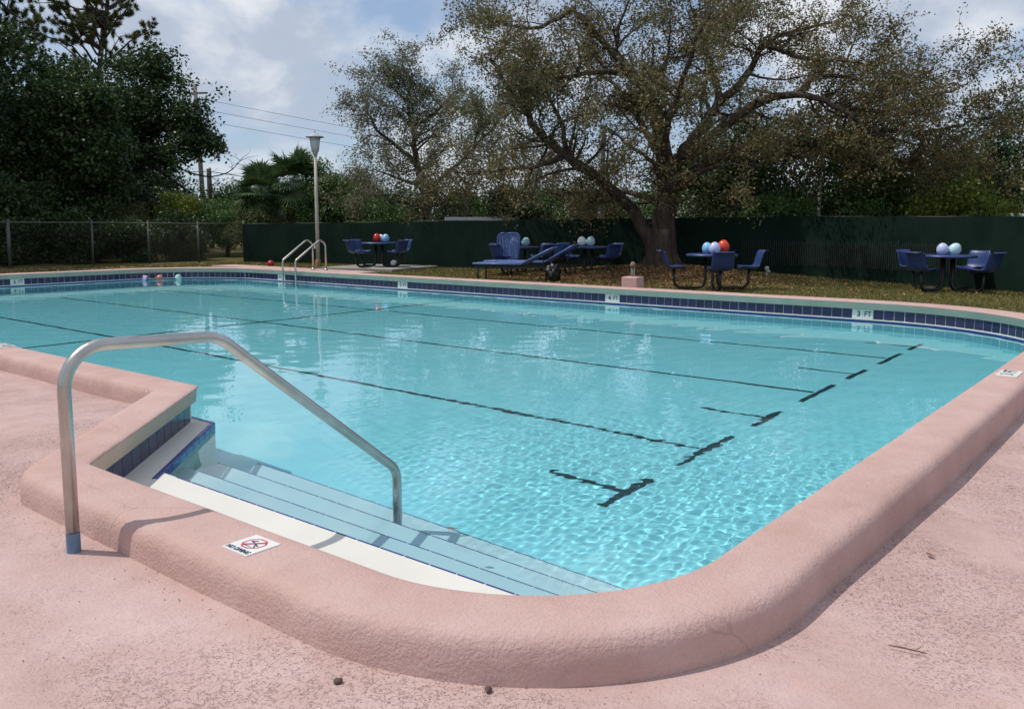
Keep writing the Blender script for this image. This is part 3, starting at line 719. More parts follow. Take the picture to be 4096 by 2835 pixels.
# ------------------------------------------------------------------ loungers
def lounger(foot, head, back_deg, label, L=2.1):
    d = Vector((head[0] - foot[0], head[1] - foot[1])); rz = math.atan2(d.y, d.x)
    e = empty("lounger", (foot[0], foot[1], .06), rz, label, "lounger", "blue metal loungers on the lawn")
    wid, hb, zb = .62, 1.22, .40; L2 = L - hb
    mb = MB()
    for s_ in (-1, 1): mb.tube([(0, s_ * wid / 2, zb), (hb, s_ * wid / 2, zb)], .024, 10)
    mb.tube([(0, -wid / 2, zb), (0, wid / 2, zb)], .024, 10); mb.build("seat_frame", M_BLUEL, e, True)
    mb = MB(); 
    for s_ in (-1, 1): mb.box((L / 2, s_ * wid / 2, zb - .075), (L - .05, .03, .03))
    mb.build("base_rail", M_DARKM, e)
    sl = MB(); sl.box((0, 0, 0), (hb - .06, .030, .012)); me = None
    for i in range(13):
        y = -wid / 2 + .05 + i * (wid - .1) / 12
        if me is None: o = sl.build("slat", M_BLUEL, e); me = o.data
        else: o = link(bpy.data.objects.new("slat", me), e)
        o.location = (hb / 2, y, zb + .012)
    a = R(back_deg); ca, sa = math.cos(a), math.sin(a)
    def bk(u, y, w=0): return (hb + u * ca - w * sa, y, zb + u * sa + w * ca)
    mb = MB(); mb.tube(round_path([bk(0, -wid / 2), bk(L2, -wid / 2), bk(L2, wid / 2), bk(0, wid / 2)], [0, .13, .13, 0], 7), .024, 10); bf = mb.build("backrest_frame", M_BLUEL, e, True)
    for i in range(13):
        y = -wid / 2 + .05 + i * (wid - .1) / 12; o = link(bpy.data.objects.new("slat", me), e)
        o.location = bk(L2 / 2, y); o.rotation_euler = (0, -a, 0); o.scale = ((L2 - .05) / (hb - .06), 1, 1)
    for x in (.12, L - .22):
        for s_ in (-1, 1):
            mb = MB(); mb.tube([(x, s_ * (wid / 2 - .02), zb - .075), (x, s_ * (wid / 2 - .02), -.01)], .022, 8); mb.build("leg", M_DARKM, e, True)
    mb = MB(); mb.tube([bk(L2 * .55, 0), (L - .3, 0, zb - .075)], .014, 8); mb.build("prop", M_DARKM, e, True)
    return e
lounger((-14.14, 16.09), (-12.03, 16.90), 27, "blue slatted lounger nearest the pool, back half raised", 2.08)
lounger((-14.42, 17.12), (-15.10, 18.62), 78, "blue lounger with upright back behind the front lounger", 1.95)
lounger((-14.35, 17.35), (-12.4, 18.05), 30, "dark blue lounger half hidden behind the front lounger", 2.1)
bm = bmesh.new(); bmesh.ops.create_icosphere(bm, subdivisions=4, radius=.17)
for v in bm.verts:
    n_ = mnoise.noise(v.co * 9) * .07 + mnoise.noise(v.co * 22) * .04; v.co += v.co.normalized() * n_; v.co.z *= 1.25
bag = bm_obj("trash_bag", bm, M_BAG, None, True); bag.location = (-12.12, 16.55, .27); tag(bag, "crumpled black bag at the raised end of the front lounger", "bag")

# ------------------------------------------------------------------ pink block with light stub, standpipe
pb = empty("pedestal_light", (-8.72, 14.52, .04), R(6), "pink concrete block topped with a small grey light stub", "light pedestal")
bm = bmesh.new(); bm_box(bm, (0, 0, .17), (.33, .33, .38), bevel=.012); bm_obj("block", bm, M_PINKB, pb)
for dx_ in (-.03, 0, .03):
    mb = MB(); mb.tube([(dx_, 0, .35), (dx_, 0, .56)], .011, 8); mb.build("conduit", M_GREYM, pb, True)
mb = MB(); mb.lathe([(.001, .655), (.03, .65), (.055, .60), (.055, .555), (.001, .55)], 16); mb.build("cap", simple("rusty_cap", (.20, .14, .11), .7, var=.3), pb, True)
sp = empty("standpipe", (-8.35, 20.2, .05), 0, "short grey standpipe with tap near the right-hand fence", "standpipe")
mb = MB(); mb.tube([(0, 0, -.02), (0, 0, .26)], .028, 10); mb.build("pipe", M_GREYM, sp, True)
mb = MB(); mb.tube([(0, 0, .27), (.10, -.08, .22)], .03, 10); mb.lathe([(.001, .36), (.05, .34), (.05, .26), (.001, .25)], 12); mb.build("tap", simple("pale_tap", (.42, .40, .36), .6), sp, True)

# ------------------------------------------------------------------ lamp post
lp = empty("lamp_post", (-21.57, 17.02, .03), 0, "tall thin lamp post with white bucket lantern on the lawn", "lamp post")
V, F = tube([(0, 0, 0), (0, 0, 1.6), (0, 0, 3.52)], [.062, .055, .045], 16); from_arrays("pole", V, F, M_CREAM, lp, True)
mb = MB(); mb.lathe([(.001, .30), (.07, .30), (.085, .27), (.09, .0)], 16); mb.build("base_collar", simple("rusty_base", (.30, .17, .07), .8, var=.35, vscale=9), lp, True)
mb = MB(); mb.lathe([(.001, 3.50), (.07, 3.50), (.075, 3.56), (.10, 3.60), (.001, 3.60)], 18); mb.build("lantern_base", M_CAP, lp, True)
mb = MB(); mb.lathe([(.001, 3.60), (.105, 3.60), (.135, 3.78), (.165, 4.03), (.001, 4.03)], 20); ln = mb.build("lantern", M_FROST, lp, True)
mb = MB(); mb.lathe([(.001, 4.03), (.27, 4.03), (.285, 4.045), (.24, 4.07), (.15, 4.10), (.10, 4.15), (.03, 4.165), (.02, 4.20), (.03, 4.22), (.001, 4.235)], 26); mb.build("lantern_cap", M_CAP, lp, True)
mb = MB(); mb.box((-.085, -.03, .72), (.05, .05, .16)); mb.build("switch_box", M_WHITE, lp)
# ------------------------------------------------------------------ vegetation materials
def mat_leaf(name, stops, trans=.25, rough=.55):
    m, nt, b = new_mat(name); L = nt.links.new
    g = N(nt, 'ShaderNodeNewGeometry'); c = ramp(nt, g.outputs['Random Per Island'], stops)
    L(c, b.inputs['Base Color']); b.inputs['Roughness'].default_value = rough; b.inputs['Specular IOR Level'].default_value = .35
    tr = N(nt, 'ShaderNodeBsdfTranslucent'); L(c, tr.inputs['Color'])
    mx = N(nt, 'ShaderNodeMixShader'); mx.inputs[0].default_value = trans
    out = [n for n in nt.nodes if n.type == 'OUTPUT_MATERIAL'][0]
    L(b.outputs[0], mx.inputs[1]); L(tr.outputs[0], mx.inputs[2]); L(mx.outputs[0], out.inputs['Surface']); return m
M_OAKLEAF = mat_leaf("oak_leaf", [(0, (0.090, 0.094, 0.038)), (.45, (0.150, 0.144, 0.062)), (.72, (0.198, 0.162, 0.070)), (.9, (0.246, 0.162, 0.062)), (1, (0.288, 0.168, 0.072))], .28)
M_OAKLEAF2 = mat_leaf("pale_oak_leaf", [(0, (0.106, 0.119, 0.062)), (.5, (0.175, 0.188, 0.106)), (.85, (0.225, 0.213, 0.125)), (1, (0.250, 0.175, 0.094))], .28)
M_DARKLEAF = mat_leaf("dark_glossy_leaf", [(0, (.017, .040, .010)), (.6, (.034, .070, .017)), (1, (.080, .115, .032))], .2, .45)
M_MIDLEAF = mat_leaf("mid_green_leaf", [(0, (0.047, 0.106, 0.030)), (.6, (0.094, 0.178, 0.047)), (1, (0.178, 0.252, 0.063))], .25)
M_LIMELEAF = mat_leaf("yellow_green_leaf", [(0, (0.081, 0.122, 0.019)), (.6, (0.155, 0.203, 0.029)), (1, (0.227, 0.244, 0.048))], .3)
M_BUSHLEAF = mat_leaf("dusty_hedge_leaf", [(0, (0.057, 0.085, 0.027)), (.6, (0.104, 0.132, 0.042)), (1, (0.170, 0.161, 0.057))], .2)
M_NEEDLE = mat_leaf("pine_needle", [(0, (0.057, 0.081, 0.024)), (.6, (0.114, 0.130, 0.036)), (1, (0.163, 0.163, 0.057))], .2)
M_PALM = mat_leaf("palm_frond", [(0, (0.045, 0.090, 0.035)), (.6, (0.078, 0.146, 0.054)), (1, (0.157, 0.202, 0.078))], .15, .4)
def mat_bark(name, a, b_, sc=6):
    m, nt, b = new_mat(name); L = nt.links.new
    f = obj_noise(nt, sc, 6, .7, stretch=(1, 1, .25)); g = obj_noise(nt, sc * 4, 5, .7, stretch=(1, 1, .3), seed=3)
    L(ramp(nt, f, [(.3, a), (.7, b_)]), b.inputs['Base Color']); b.inputs['Roughness'].default_value = .95; b.inputs['Specular IOR Level'].default_value = .1
    p = bump(nt, b, f, .9, .06); bump(nt, b, g, .8, .03, p); return m
M_BARK = mat_bark("oak_bark", (.040, .030, .025), (.135, .102, .082), 7)
M_BARKD = mat_bark("dark_bark", (.02, .016, .013), (.07, .055, .045), 8)
M_BARKP = mat_bark("grey_pine_bark", (.05, .04, .034), (.13, .11, .10), 6)

# ------------------------------------------------------------------ leaves and branches
def leaves_mesh(name, P, size, mat, parent, rng, aspect=.5, droop=0.0, jitter=.35):
    """one small bent leaf (two triangles-worth quad) per point"""
    n = len(P); P = np.asarray(P, dtype=np.float64)
    u_ = rng.normal(size=(n, 3)); u_[:, 2] -= droop; u_ /= np.linalg.norm(u_, axis=1, keepdims=True)
    w_ = rng.normal(size=(n, 3)); w_ -= u_ * (u_ * w_).sum(1, keepdims=True); w_ /= np.linalg.norm(w_, axis=1, keepdims=True)
    s_ = size * (1 + jitter * rng.uniform(-1, 1, n))[:, None]
    nn = np.cross(u_, w_)
    V = np.stack([P - u_ * s_ * .5, P + w_ * s_ * aspect * .5 + nn * s_ * .08, P + u_ * s_ * .5, P - w_ * s_ * aspect * .5 + nn * s_ * .08], 1).reshape(-1, 3)
    F = np.arange(4 * n).reshape(n, 4)
    return from_arrays(name, V, F, mat, parent)
class Wood:
    def __init__(self): self.V = []; self.F = []
    def limb(self, pts, rads, seg=6):
        V, F = tube(pts, rads, seg, True); b = len(self.V); self.V += [tuple(v) for v in V]; self.F += [tuple(i + b for i in f) for f in F]
def wander(p, d, L, n, rng, wob=.25, up=.0, grav=0.0):
    pts = [Vector(p)]; d = Vector(d).normalized()
    for i in range(n):
        d = (d + Vector(rng.normal(size=3)) * wob + Vector((0, 0, up - grav * i / n))).normalized(); pts.append(pts[-1] + d * (L / n))
    return pts
def poly_at(pts, t):
    f = t * (len(pts) - 1); i = min(int(f), len(pts) - 2); a, b = Vector(pts[i]), Vector(pts[i + 1]); return a.lerp(b, f - i), (b - a).normalized()
def smooth_line(pts, sub=3):
    P = [Vector(p) for p in pts]; out = []
    for i in range(len(P) - 1):
        p0, p1, p2, p3 = P[max(i - 1, 0)], P[i], P[i + 1], P[min(i + 2, len(P) - 1)]
        for k_ in range(sub):
            t = k_ / sub; out.append(.5 * ((2 * p1) + (p2 - p0) * t + (2 * p0 - 5 * p1 + 4 * p2 - p3) * t * t + (3 * p1 - p0 - 3 * p2 + p3) * t ** 3))
    out.append(P[-1]); return out
def grow(limbs, rng, base, n_br, br_len, n_tw, tw_len, n_leaf, spread, t0=.3, up=.12, grav=.1, twig_r=.006):
    """limbs: list of (points, r0, r1); grows branches, twigs, leaf points (relative to base)"""
    wood = Wood(); LP = []
    for pts, r0, r1 in limbs:
        sp = smooth_line([Vector(p) - base for p in pts], 4); n = len(sp)
        wob = [p + Vector(rng.normal(size=3)) * .02 for p in sp]
        wood.limb(wob, [r0 + (r1 - r0) * (i / (n - 1)) ** .8 for i in range(n)], 10)
        Ltot = sum((sp[i + 1] - sp[i]).length for i in range(n - 1))
        for _ in range(max(2, int(n_br * Ltot))):
            t = t0 + (1 - t0) * rng.random() ** .8; p, d = poly_at(sp, t)
            rd = Vector(rng.normal(size=3)); rd -= d * rd.dot(d) * .7; rd.normalize()
            dr = (d * .55 + rd * 1.0 + Vector((0, 0, .15))).normalized()
            L = br_len * (.55 + .8 * rng.random()); bp = wander(p, dr, L, 6, rng, .22, up, grav); rb = max(twig_r * 1.5, (r0 + (r1 - r0) * t) * .38)
            rb = min(rb, .05); wood.limb(bp, [rb * (1 - .8 * i / 6) for i in range(7)], 5)
            for _k in range(n_tw):
                tt = .2 + .8 * rng.random(); q, dd = poly_at(bp, tt)
                rd = Vector(rng.normal(size=3)).normalized(); tp = wander(q, dd * .6 + rd, tw_len * (.5 + rng.random()), 3, rng, .3, up * .5, grav)
                wood.limb(tp, [twig_r, twig_r * .8, twig_r * .6, twig_r * .35], 3)
                A = np.array([tuple(v) for v in tp]); f = rng.random(n_leaf) * 3; i_ = np.minimum(f.astype(int), 2); fr = (f - i_)[:, None]
                LP.append(A[i_] * (1 - fr) + A[i_ + 1] * fr + rng.normal(size=(n_leaf, 3)) * spread)
    return wood, np.concatenate(LP)
def tree_from(name, limbs, seed, label, cat, leafmat, barkmat, leaf, base, group=None, flare=None, **kw):
    rng = np.random.default_rng(seed); base = Vector(base)
    wood, LP = grow(limbs, rng, base, **kw)
    e = empty(name, base, 0, label, cat, group)
    if flare: flare(wood)
    from_arrays("trunk", wood.V, wood.F, barkmat, e, True)
    leaves_mesh("crown", LP, leaf, leafmat, e, rng)
    return e, len(LP)

# ------------------------------------------------------------------ the big oak
oak_limbs = {
 "trunk": ([(-11.23,20.17,.05), (-11.22,20.18,0.78), (-11.18,20.21,1.48), (-11.15,20.23,2.17), (-11.18,20.21,2.75), (-11.28,20.13,3.55), (-11.45,20.12,4.13), (-11.72,20.03,4.88), (-12.05,19.89,5.34), (-12.52,19.77,5.83), (-13.05,19.60,6.44), (-13.62,19.39,7.11)], .385, .05),
 "left": ([(-11.36,20.06,0.55), (-11.55,19.90,1.20), (-11.92,19.35,2.00), (-12.30,18.66,2.58), (-12.69,17.83,3.11), (-13.03,17.17,3.65), (-13.14,16.69,4.20), (-13.29,16.19,4.73), (-13.48,15.77,5.31)], .215, .04),
 "right_y": ([(-11.18,20.21,2.52), (-10.88,20.71,3.34), (-10.58,21.21,4.10), (-10.38,21.50,4.66), (-10.61,21.45,5.57), (-10.90,21.47,6.29), (-11.19,21.49,7.14)], .20, .04),
 "right_y2": ([(-10.38,21.50,4.66), (-9.95,22.23,5.31), (-9.67,22.72,6.22), (-9.20,23.61,6.65), (-8.60,24.62,6.97)], .13, .03),
 "right_mid": ([(-10.92,20.55,3.04), (-10.21,21.00,3.77), (-9.30,21.35,4.41), (-8.32,21.50,4.65), (-7.36,21.63,4.28), (-6.57,21.88,3.71), (-5.61,22.15,3.26)], .17, .03),
 "right_low": ([(-10.95,20.40,2.40), (-10.42,21.21,3.06), (-9.83,22.08,3.49), (-9.21,22.97,3.61), (-8.47,23.95,3.56), (-7.76,24.78,3.17), (-6.94,25.71,2.72), (-5.98,26.61,2.33), (-4.25,28.14,2.42)], .17, .03),
 "front": ([(-11.11,20.01,2.62), (-10.61,19.13,3.65), (-9.89,18.43,4.56), (-9.29,17.88,5.31), (-8.81,17.75,5.98)], .12, .03),
 "back": ([(-11.33,20.48,2.88), (-12.42,21.14,4.05), (-13.39,21.51,5.15), (-14.53,21.62,6.03)], .13, .03),
 "left_hi": ([(-12.05,19.89,5.34), (-12.43,18.69,5.22), (-12.77,17.63,5.02), (-13.00,16.68,5.18)], .09, .03),
 "right_hi": ([(-9.67,22.72,6.22), (-8.64,22.53,5.72), (-7.57,22.75,5.52), (-6.77,23.01,5.35)], .08, .025),
 "far_r": ([(-7.36,21.63,4.28), (-6.52,22.70,4.21), (-5.78,23.81,4.59), (-5.06,24.65,4.95)], .08, .02),
 "far_r2": ([(-6.57,21.88,3.71), (-5.76,23.06,3.65), (-5.01,24.18,3.91), (-4.48,25.00,4.16)], .07, .02),
 "top_mid": ([(-10.90,21.47,6.29), (-10.45,22.09,7.02), (-10.00,22.71,7.88)], .06, .02),
 "top_l": ([(-12.52,19.77,5.83), (-12.23,19.61,6.61), (-11.87,19.65,7.33)], .06, .02),
 "left_mid": ([(-12.69,17.83,3.11), (-13.77,17.86,2.91), (-15.00,17.89,2.84), (-16.05,17.81,2.82)], .08, .02),
 "left_low": ([(-11.54,20.17,2.06), (-12.92,20.60,2.34), (-14.35,20.73,2.32), (-15.74,20.63,2.41)], .09, .02),
 "front_low": ([(-11.03,19.95,2.28), (-10.95,19.11,2.91), (-11.12,18.32,3.30), (-11.39,17.72,3.69)], .08, .02),
 "front_r": ([(-10.94,20.15,2.28), (-9.99,19.63,2.68), (-9.13,19.29,2.84), (-8.39,19.38,2.71)], .08, .02),
 "right_fill": ([(-8.32,21.50,4.65), (-7.96,22.30,5.17), (-7.48,23.59,5.17), (-6.90,24.71,5.02)], .08, .02),
 "right_low2": ([(-8.47,23.95,3.56), (-7.74,23.51,3.82), (-6.69,23.46,3.18), (-5.70,23.87,2.82), (-4.79,24.36,2.92)], .08, .02),
 "left_top": ([(-13.62,19.39,7.11), (-13.90,18.39,6.52), (-14.21,17.49,6.41), (-14.46,16.91,6.56)], .07, .02),
 "left_up": ([(-12.69,17.83,3.11), (-13.18,18.20,4.08), (-13.74,18.39,4.93), (-13.93,18.63,5.78)], .08, .02),
 "mid_up": ([(-11.72,20.03,4.87), (-11.62,20.88,5.72), (-11.74,21.30,6.72)], .08, .02),
}
def oak_flare(w):
    base = Vector((-11.23, 20.17, 0))
    for k_ in range(9):
        a = 2 * math.pi * k_ / 9 + random.uniform(-.25, .25); r = random.uniform(.55, .85)
        p = [Vector((.12 * math.cos(a), .12 * math.sin(a), 1.25)), Vector((.24 * math.cos(a), .24 * math.sin(a), .62)), Vector((.42 * math.cos(a), .42 * math.sin(a), .34)), Vector((r * math.cos(a), r * math.sin(a), .17)), Vector(((r + .45) * math.cos(a + .1), (r + .45) * math.sin(a + .1), .10))]
        w.limb(smooth_line(p, 3), [.22, .215, .21, .20, .195, .185, .17, .155, .14, .12, .10, .08, .05], 8)
oak, n_leaf_oak = tree_from("oak_tree", list(oak_limbs.values()), 11, "huge spreading oak with sparse olive-brown foliage behind the pool", "tree", M_OAKLEAF, M_BARK, .078, (-11.23, 20.17, 0), None, oak_flare,
    n_br=4.4, br_len=1.5, n_tw=9, tw_len=.66, n_leaf=36, spread=.10, t0=.24, up=.10, grav=.16)
oak2_limbs = [
 ([(-21.84,22.20,0), (-21.92,22.14,2.29), (-22.13,21.97,3.54), (-22.26,21.86,4.79), (-22.50,21.93,5.66), (-22.51,22.18,6.69)], .20, .03),
 ([(-22.13,21.97,3.54), (-22.09,20.97,4.10), (-22.17,20.14,4.63), (-22.30,19.77,5.20)], .09, .02),
 ([(-22.26,21.86,4.79), (-22.12,23.01,5.50), (-21.82,23.76,6.35)], .09, .02),
 ([(-21.92,22.14,2.61), (-20.46,22.03,3.32), (-19.47,22.06,4.02), (-18.3,22.1,4.9)], .10, .02),
 ([(-22.50,21.93,5.66), (-22.61,21.19,6.27), (-22.62,20.80,6.82)], .06, .02),
 ([(-22.01,22.06,2.76), (-23.34,22.02,3.12), (-24.26,21.78,3.46)], .08, .02),
 ([(-21.95,22.1,3.1), (-21.0,20.9,3.3), (-20.1,20.2,3.1)], .08, .02),
 ([(-20.46,22.03,3.32), (-19.6,21.6,2.9), (-18.6,21.2,2.5)], .06, .02),
 ([(-19.47,22.06,4.02), (-18.6,21.2,4.4), (-17.6,20.7,4.7)], .05, .02),
 ([(-21.9,22.15,2.0), (-22.6,21.2,2.3), (-23.3,20.6,2.1)], .06, .02), ([(-21.9,22.15,2.2), (-21.2,21.4,2.2), (-20.4,20.9,1.9)], .06, .02)]
tree_from("small_oak_tree", oak2_limbs, 23, "smaller pale-leaved oak behind the green fence, left of the big oak", "tree", M_OAKLEAF2, M_BARK, .082, (-21.84, 22.2, 0), None, None,
    n_br=4.6, br_len=1.4, n_tw=9, tw_len=.62, n_leaf=40, spread=.11, t0=.3, up=.06, grav=.2)

# ------------------------------------------------------------------ generic round tree / bush made of leaf clumps
def clump_tree(name, x, y, h, rx, rz_, trunk_h, leaf, nleaf, mat, bark, label, cat, seed, group=None, nclump=22, ry=None, tr=.14, base_z=.02, open_=.55):
    rng = np.random.default_rng(seed); ry = ry or rx; e = empty(name, (x, y, base_z), 0, label, cat, group)
    w = Wood(); cz = h - rz_
    w.limb(wander((0, 0, -.05), (0, 0, 1), max(.4, cz * .9), 6, rng, .05), [tr * (1 - .09 * i) for i in range(7)], 8)
    C = []
    for i in range(nclump):
        v = rng.normal(size=3); v /= np.linalg.norm(v); v *= rng.uniform(.45, .95); C.append((v[0] * rx, v[1] * ry, cz + v[2] * rz_))
    C = np.array(C)
    for c in C:
        st = Vector((0, 0, max(.2, min(cz * .85, c[2] * .75)))); w.limb([st, st.lerp(Vector(c), .5) + Vector(rng.normal(size=3)) * .12, Vector(c)], [tr * .35, tr * .2, tr * .08], 5)
    from_arrays("trunk", w.V, w.F, bark, e, True)
    ci = rng.integers(0, nclump, nleaf); rad = np.array([rng.uniform(.28, .52) for _ in range(nclump)]) * min(rx, ry, rz_ * 1.2)
    d = rng.normal(size=(nleaf, 3)); d /= np.linalg.norm(d, axis=1, keepdims=True); rr = rng.random(nleaf) ** open_
    P = C[ci] + d * (rad[ci] * rr)[:, None] * np.array([1.15, 1.15, .85]); P[:, 2] = np.maximum(P[:, 2], .05)
    leaves_mesh("crown", P, leaf, mat, e, rng, .6); return e
# left side: the dark broad-leaved tree, more dark trees behind the chain-link fence
def big_left():
    rng = np.random.default_rng(31); base = Vector((-39.4, 19.4, 0)); e = empty("broadleaf_tree", base, 0, "dense dark green broadleaf tree beyond the chain-link fence", "tree")
    limbs = [([(-39.4,19.4,0), (-39.3,19.5,2.5), (-39.0,19.9,5), (-38.6,20.3,7.4)], .32, .08), ([(-39.3,19.5,3), (-38.2,20.3,4.6), (-37.4,21.0,5.8), (-36.9,21.4,6.4)], .17, .04),
             ([(-39.3,19.5,3.4), (-40.4,18.4,5.5), (-41.5,17.5,7.2)], .16, .04), ([(-39.1,19.8,3.6), (-38.0,19.0,5.4), (-37.2,18.3,7.0)], .14, .04),
             ([(-39.3,19.5,2.6), (-40.6,17.6,4.0), (-42.0,15.9,5.2)], .14, .04), ([(-39.2,19.6,2.9), (-37.6,19.9,4.0), (-36.2,20.9,4.9), (-35.5,22.0,5.2)], .12, .03), ([(-39.0,19.9,5), (-39.6,20.8,7), (-39.5,21.5,8.5)], .12, .03),
             ([(-38.6,20.3,7.0), (-38.2,20.4,7.6), (-37.8,20.8,8.1)], .08, .03)]
    wood, LP = grow(limbs, rng, base, n_br=4.0, br_len=1.6, n_tw=9, tw_len=.6, n_leaf=32, spread=.18, t0=.3, up=.02, grav=.25, twig_r=.008)
    # bare limb hanging out to the right
    dead = smooth_line([Vector(p) - base for p in [(-37.6,19.6,4.9), (-36.74,19.14,4.69), (-36.09,19.67,3.93), (-35.29,20.32,3.16), (-34.63,20.85,2.64)]], 4)
    wood.limb(dead, [.085 * (1 - .7 * i / (len(dead) - 1)) for i in range(len(dead))], 7)
    dead2 = smooth_line([Vector(p) - base for p in [(-36.7,20.0,4.5), (-36.0,20.7,3.95), (-35.2,21.6,3.55), (-34.6,22.4,3.75), (-34.2,22.9,4.4)]], 4)
    wood.limb(dead2, [.05 * (1 - .7 * i / (len(dead2) - 1)) for i in range(len(dead2))], 6)
    for src in (dead, dead2):
        for _ in range(16):
            p, d = poly_at(src, .35 + .65 * rng.random()); tw = wander(p, d * .7 + Vector(rng.normal(size=3)) * .7 + Vector((0, 0, .4)), .5 + .4 * rng.random(), 4, rng, .3, .1); wood.limb(tw, [.012, .010, .008, .006, .004], 4)
    from_arrays("trunk", wood.V, wood.F, M_BARKD, e, True); leaves_mesh("crown", LP, .17, M_DARKLEAF, e, rng, .62)
big_left()
G_L = "dark trees behind the chain-link fence"
for i, (x, y, h, rx, rz_, lab) in enumerate([
        (-45.5, 13.5, 14.0, 3.8, 5.6, "tall dark tree at the far left edge, top cut by the frame"),
        (-36.8, 12.2, 11.0, 2.8, 4.6, "dark leafy tree directly behind the left end of the chain-link fence"),
        (-42.8, 18.2, 9.6, 3.0, 4.4, "dark tree left of the broadleaf tree's trunk"),
        (-47.5, 24.5, 6.4, 3.0, 2.6, "low dark tree filling the gap under the broadleaf tree"),
        (-34.0, 9.2, 11.5, 3.2, 4.6, "dark shade tree left of the pool, at the frame's edge"),
        (-30.6, 5.2, 13.0, 3.2, 4.2, "tall tree left of the frame that shades the pool's left end"),
        (-35.2, 15.9, 7.4, 2.4, 3.2, "dark leafy tree between the chain-link fence and the broadleaf tree"),
        (-30.0, 0.8, 12.5, 3.2, 4.0, "tall shade tree furthest left, outside the frame")]):
    clump_tree("dark_tree", x, y, h, rx, rz_, 3, .17, 34000, M_DARKLEAF, M_BARKD, lab, "tree", 40 + i, G_L, 34, tr=.2)
# pine
def pine(base, seed, lab):
    rng = np.random.default_rng(seed); base = Vector(base); e = empty("pine_tree", base, 0, lab, "tree", "pines behind the dark trees")
    w = Wood(); tr = smooth_line([(0, 0, 0), (.1, .1, 4), (.3, .2, 8), (.25, .3, 10.5), (.75, .5, 12.5), (.7, .7, 15)], 4)
    w.limb(tr, [.24 * (1 - .7 * i / (len(tr) - 1)) for i in range(len(tr))], 9); LP = []; LD = []
    for k_ in range(38):
        t = .50 + .48 * rng.random(); p, d = poly_at(tr, t); a = rng.uniform(0, 6.28); L = rng.uniform(2.0, 4.4) * (1.25 - t * .4)
        bp = wander(p, (math.cos(a), math.sin(a), .22), L, 7, rng, .22, .10); w.limb(bp, [.075 * (1 - .11 * i) for i in range(8)], 6)
        for _ in range(9):
            q, dd = poly_at(bp, .35 + .65 * rng.random()); tw = wander(q, dd + Vector(rng.normal(size=3)) * .7 + Vector((0, 0, .25)), rng.uniform(.4, .9), 3, rng, .25, .1); w.limb(tw, [.018, .014, .010, .006], 4)
            for _j in range(4):
                c, ddd = poly_at(tw, .4 + .6 * rng.random()); n = 52; v = rng.normal(size=(n, 3)) * .75 + np.array(tuple(ddd)) * .6 + np.array((0, 0, .25)); v /= np.linalg.norm(v, axis=1, keepdims=True)
                LP.append(np.repeat(np.array([tuple(c)]), n, 0)); LD.append(v)
    from_arrays("trunk", w.V, w.F, M_BARKP, e, True)
    P = np.concatenate(LP); D = np.concatenate(LD); n = len(P); s_ = rng.uniform(.16, .28, n)[:, None]; side = np.cross(D, rng.normal(size=(n, 3))); side /= np.linalg.norm(side, axis=1, keepdims=True)
    V = np.stack([P - side * .014, P + side * .014, P + D * s_], 1).reshape(-1, 3); from_arrays("crown", V, np.arange(3 * n).reshape(n, 3), M_NEEDLE, e)
pine((-47.9, 22.95, 0), 57, "tall thin pine with crooked branches rising above the broadleaf tree")
pine((-45.6, 16.4, -2.6), 58, "second pine in the top left corner, mostly hidden by dark trees")
# palm
def palm(x, y, th, label, seed, nf=46, fr=1.05):
    rng = np.random.default_rng(seed); e = empty("palm_tree", (x, y, 0), 0, label, "palm", "fan palms behind the fence")
    w = Wood(); w.limb(wander((0, 0, -.1), (0, 0, 1), th, 8, rng, .02), [.16 + .015 * (i % 2) for i in range(9)], 10); from_arrays("trunk", w.V, w.F, M_BARKP, e, True)
    V = []; F = []; C = Vector((0, 0, th))
    for k_ in range(nf):
        a = rng.uniform(0, 6.28); el = rng.uniform(-.95, 1.4); d = Vector((math.cos(a) * math.cos(el), math.sin(a) * math.cos(el), math.sin(el)))
        sd = Vector((-math.sin(a), math.cos(a), 0)); upv = sd.cross(d) * -1; hub = C + d * rng.uniform(.5, .8) * fr
        b = len(V); V += [tuple(C + sd * .012), tuple(C - sd * .012), tuple(hub)]; F.append((b, b + 1, b + 2))
        for j in range(24):
            th_ = R(-115 + 230 * j / 23); dd = (d * math.cos(th_) + sd * math.sin(th_)).normalized(); L = fr * rng.uniform(.62, .85); side = dd.cross(upv).normalized()
            m_ = hub + dd * L * .55; t_ = hub + dd * L + Vector((0, 0, -.16 * L)); b = len(V)
            V += [tuple(hub), tuple(m_ + side * .036), tuple(t_), tuple(m_ - side * .036)]; F.append((b, b + 1, b + 2, b + 3))
    from_arrays("crown", V, F, M_PALM, e); return e
palm(-27.85, 20.85, 3.1, "fan palm with spiky crown behind the fence left of the lamp post", 61)
palm(-28.55, 19.9, 2.65, "lower fan palm left of the taller fan palm", 62, 42, .95)
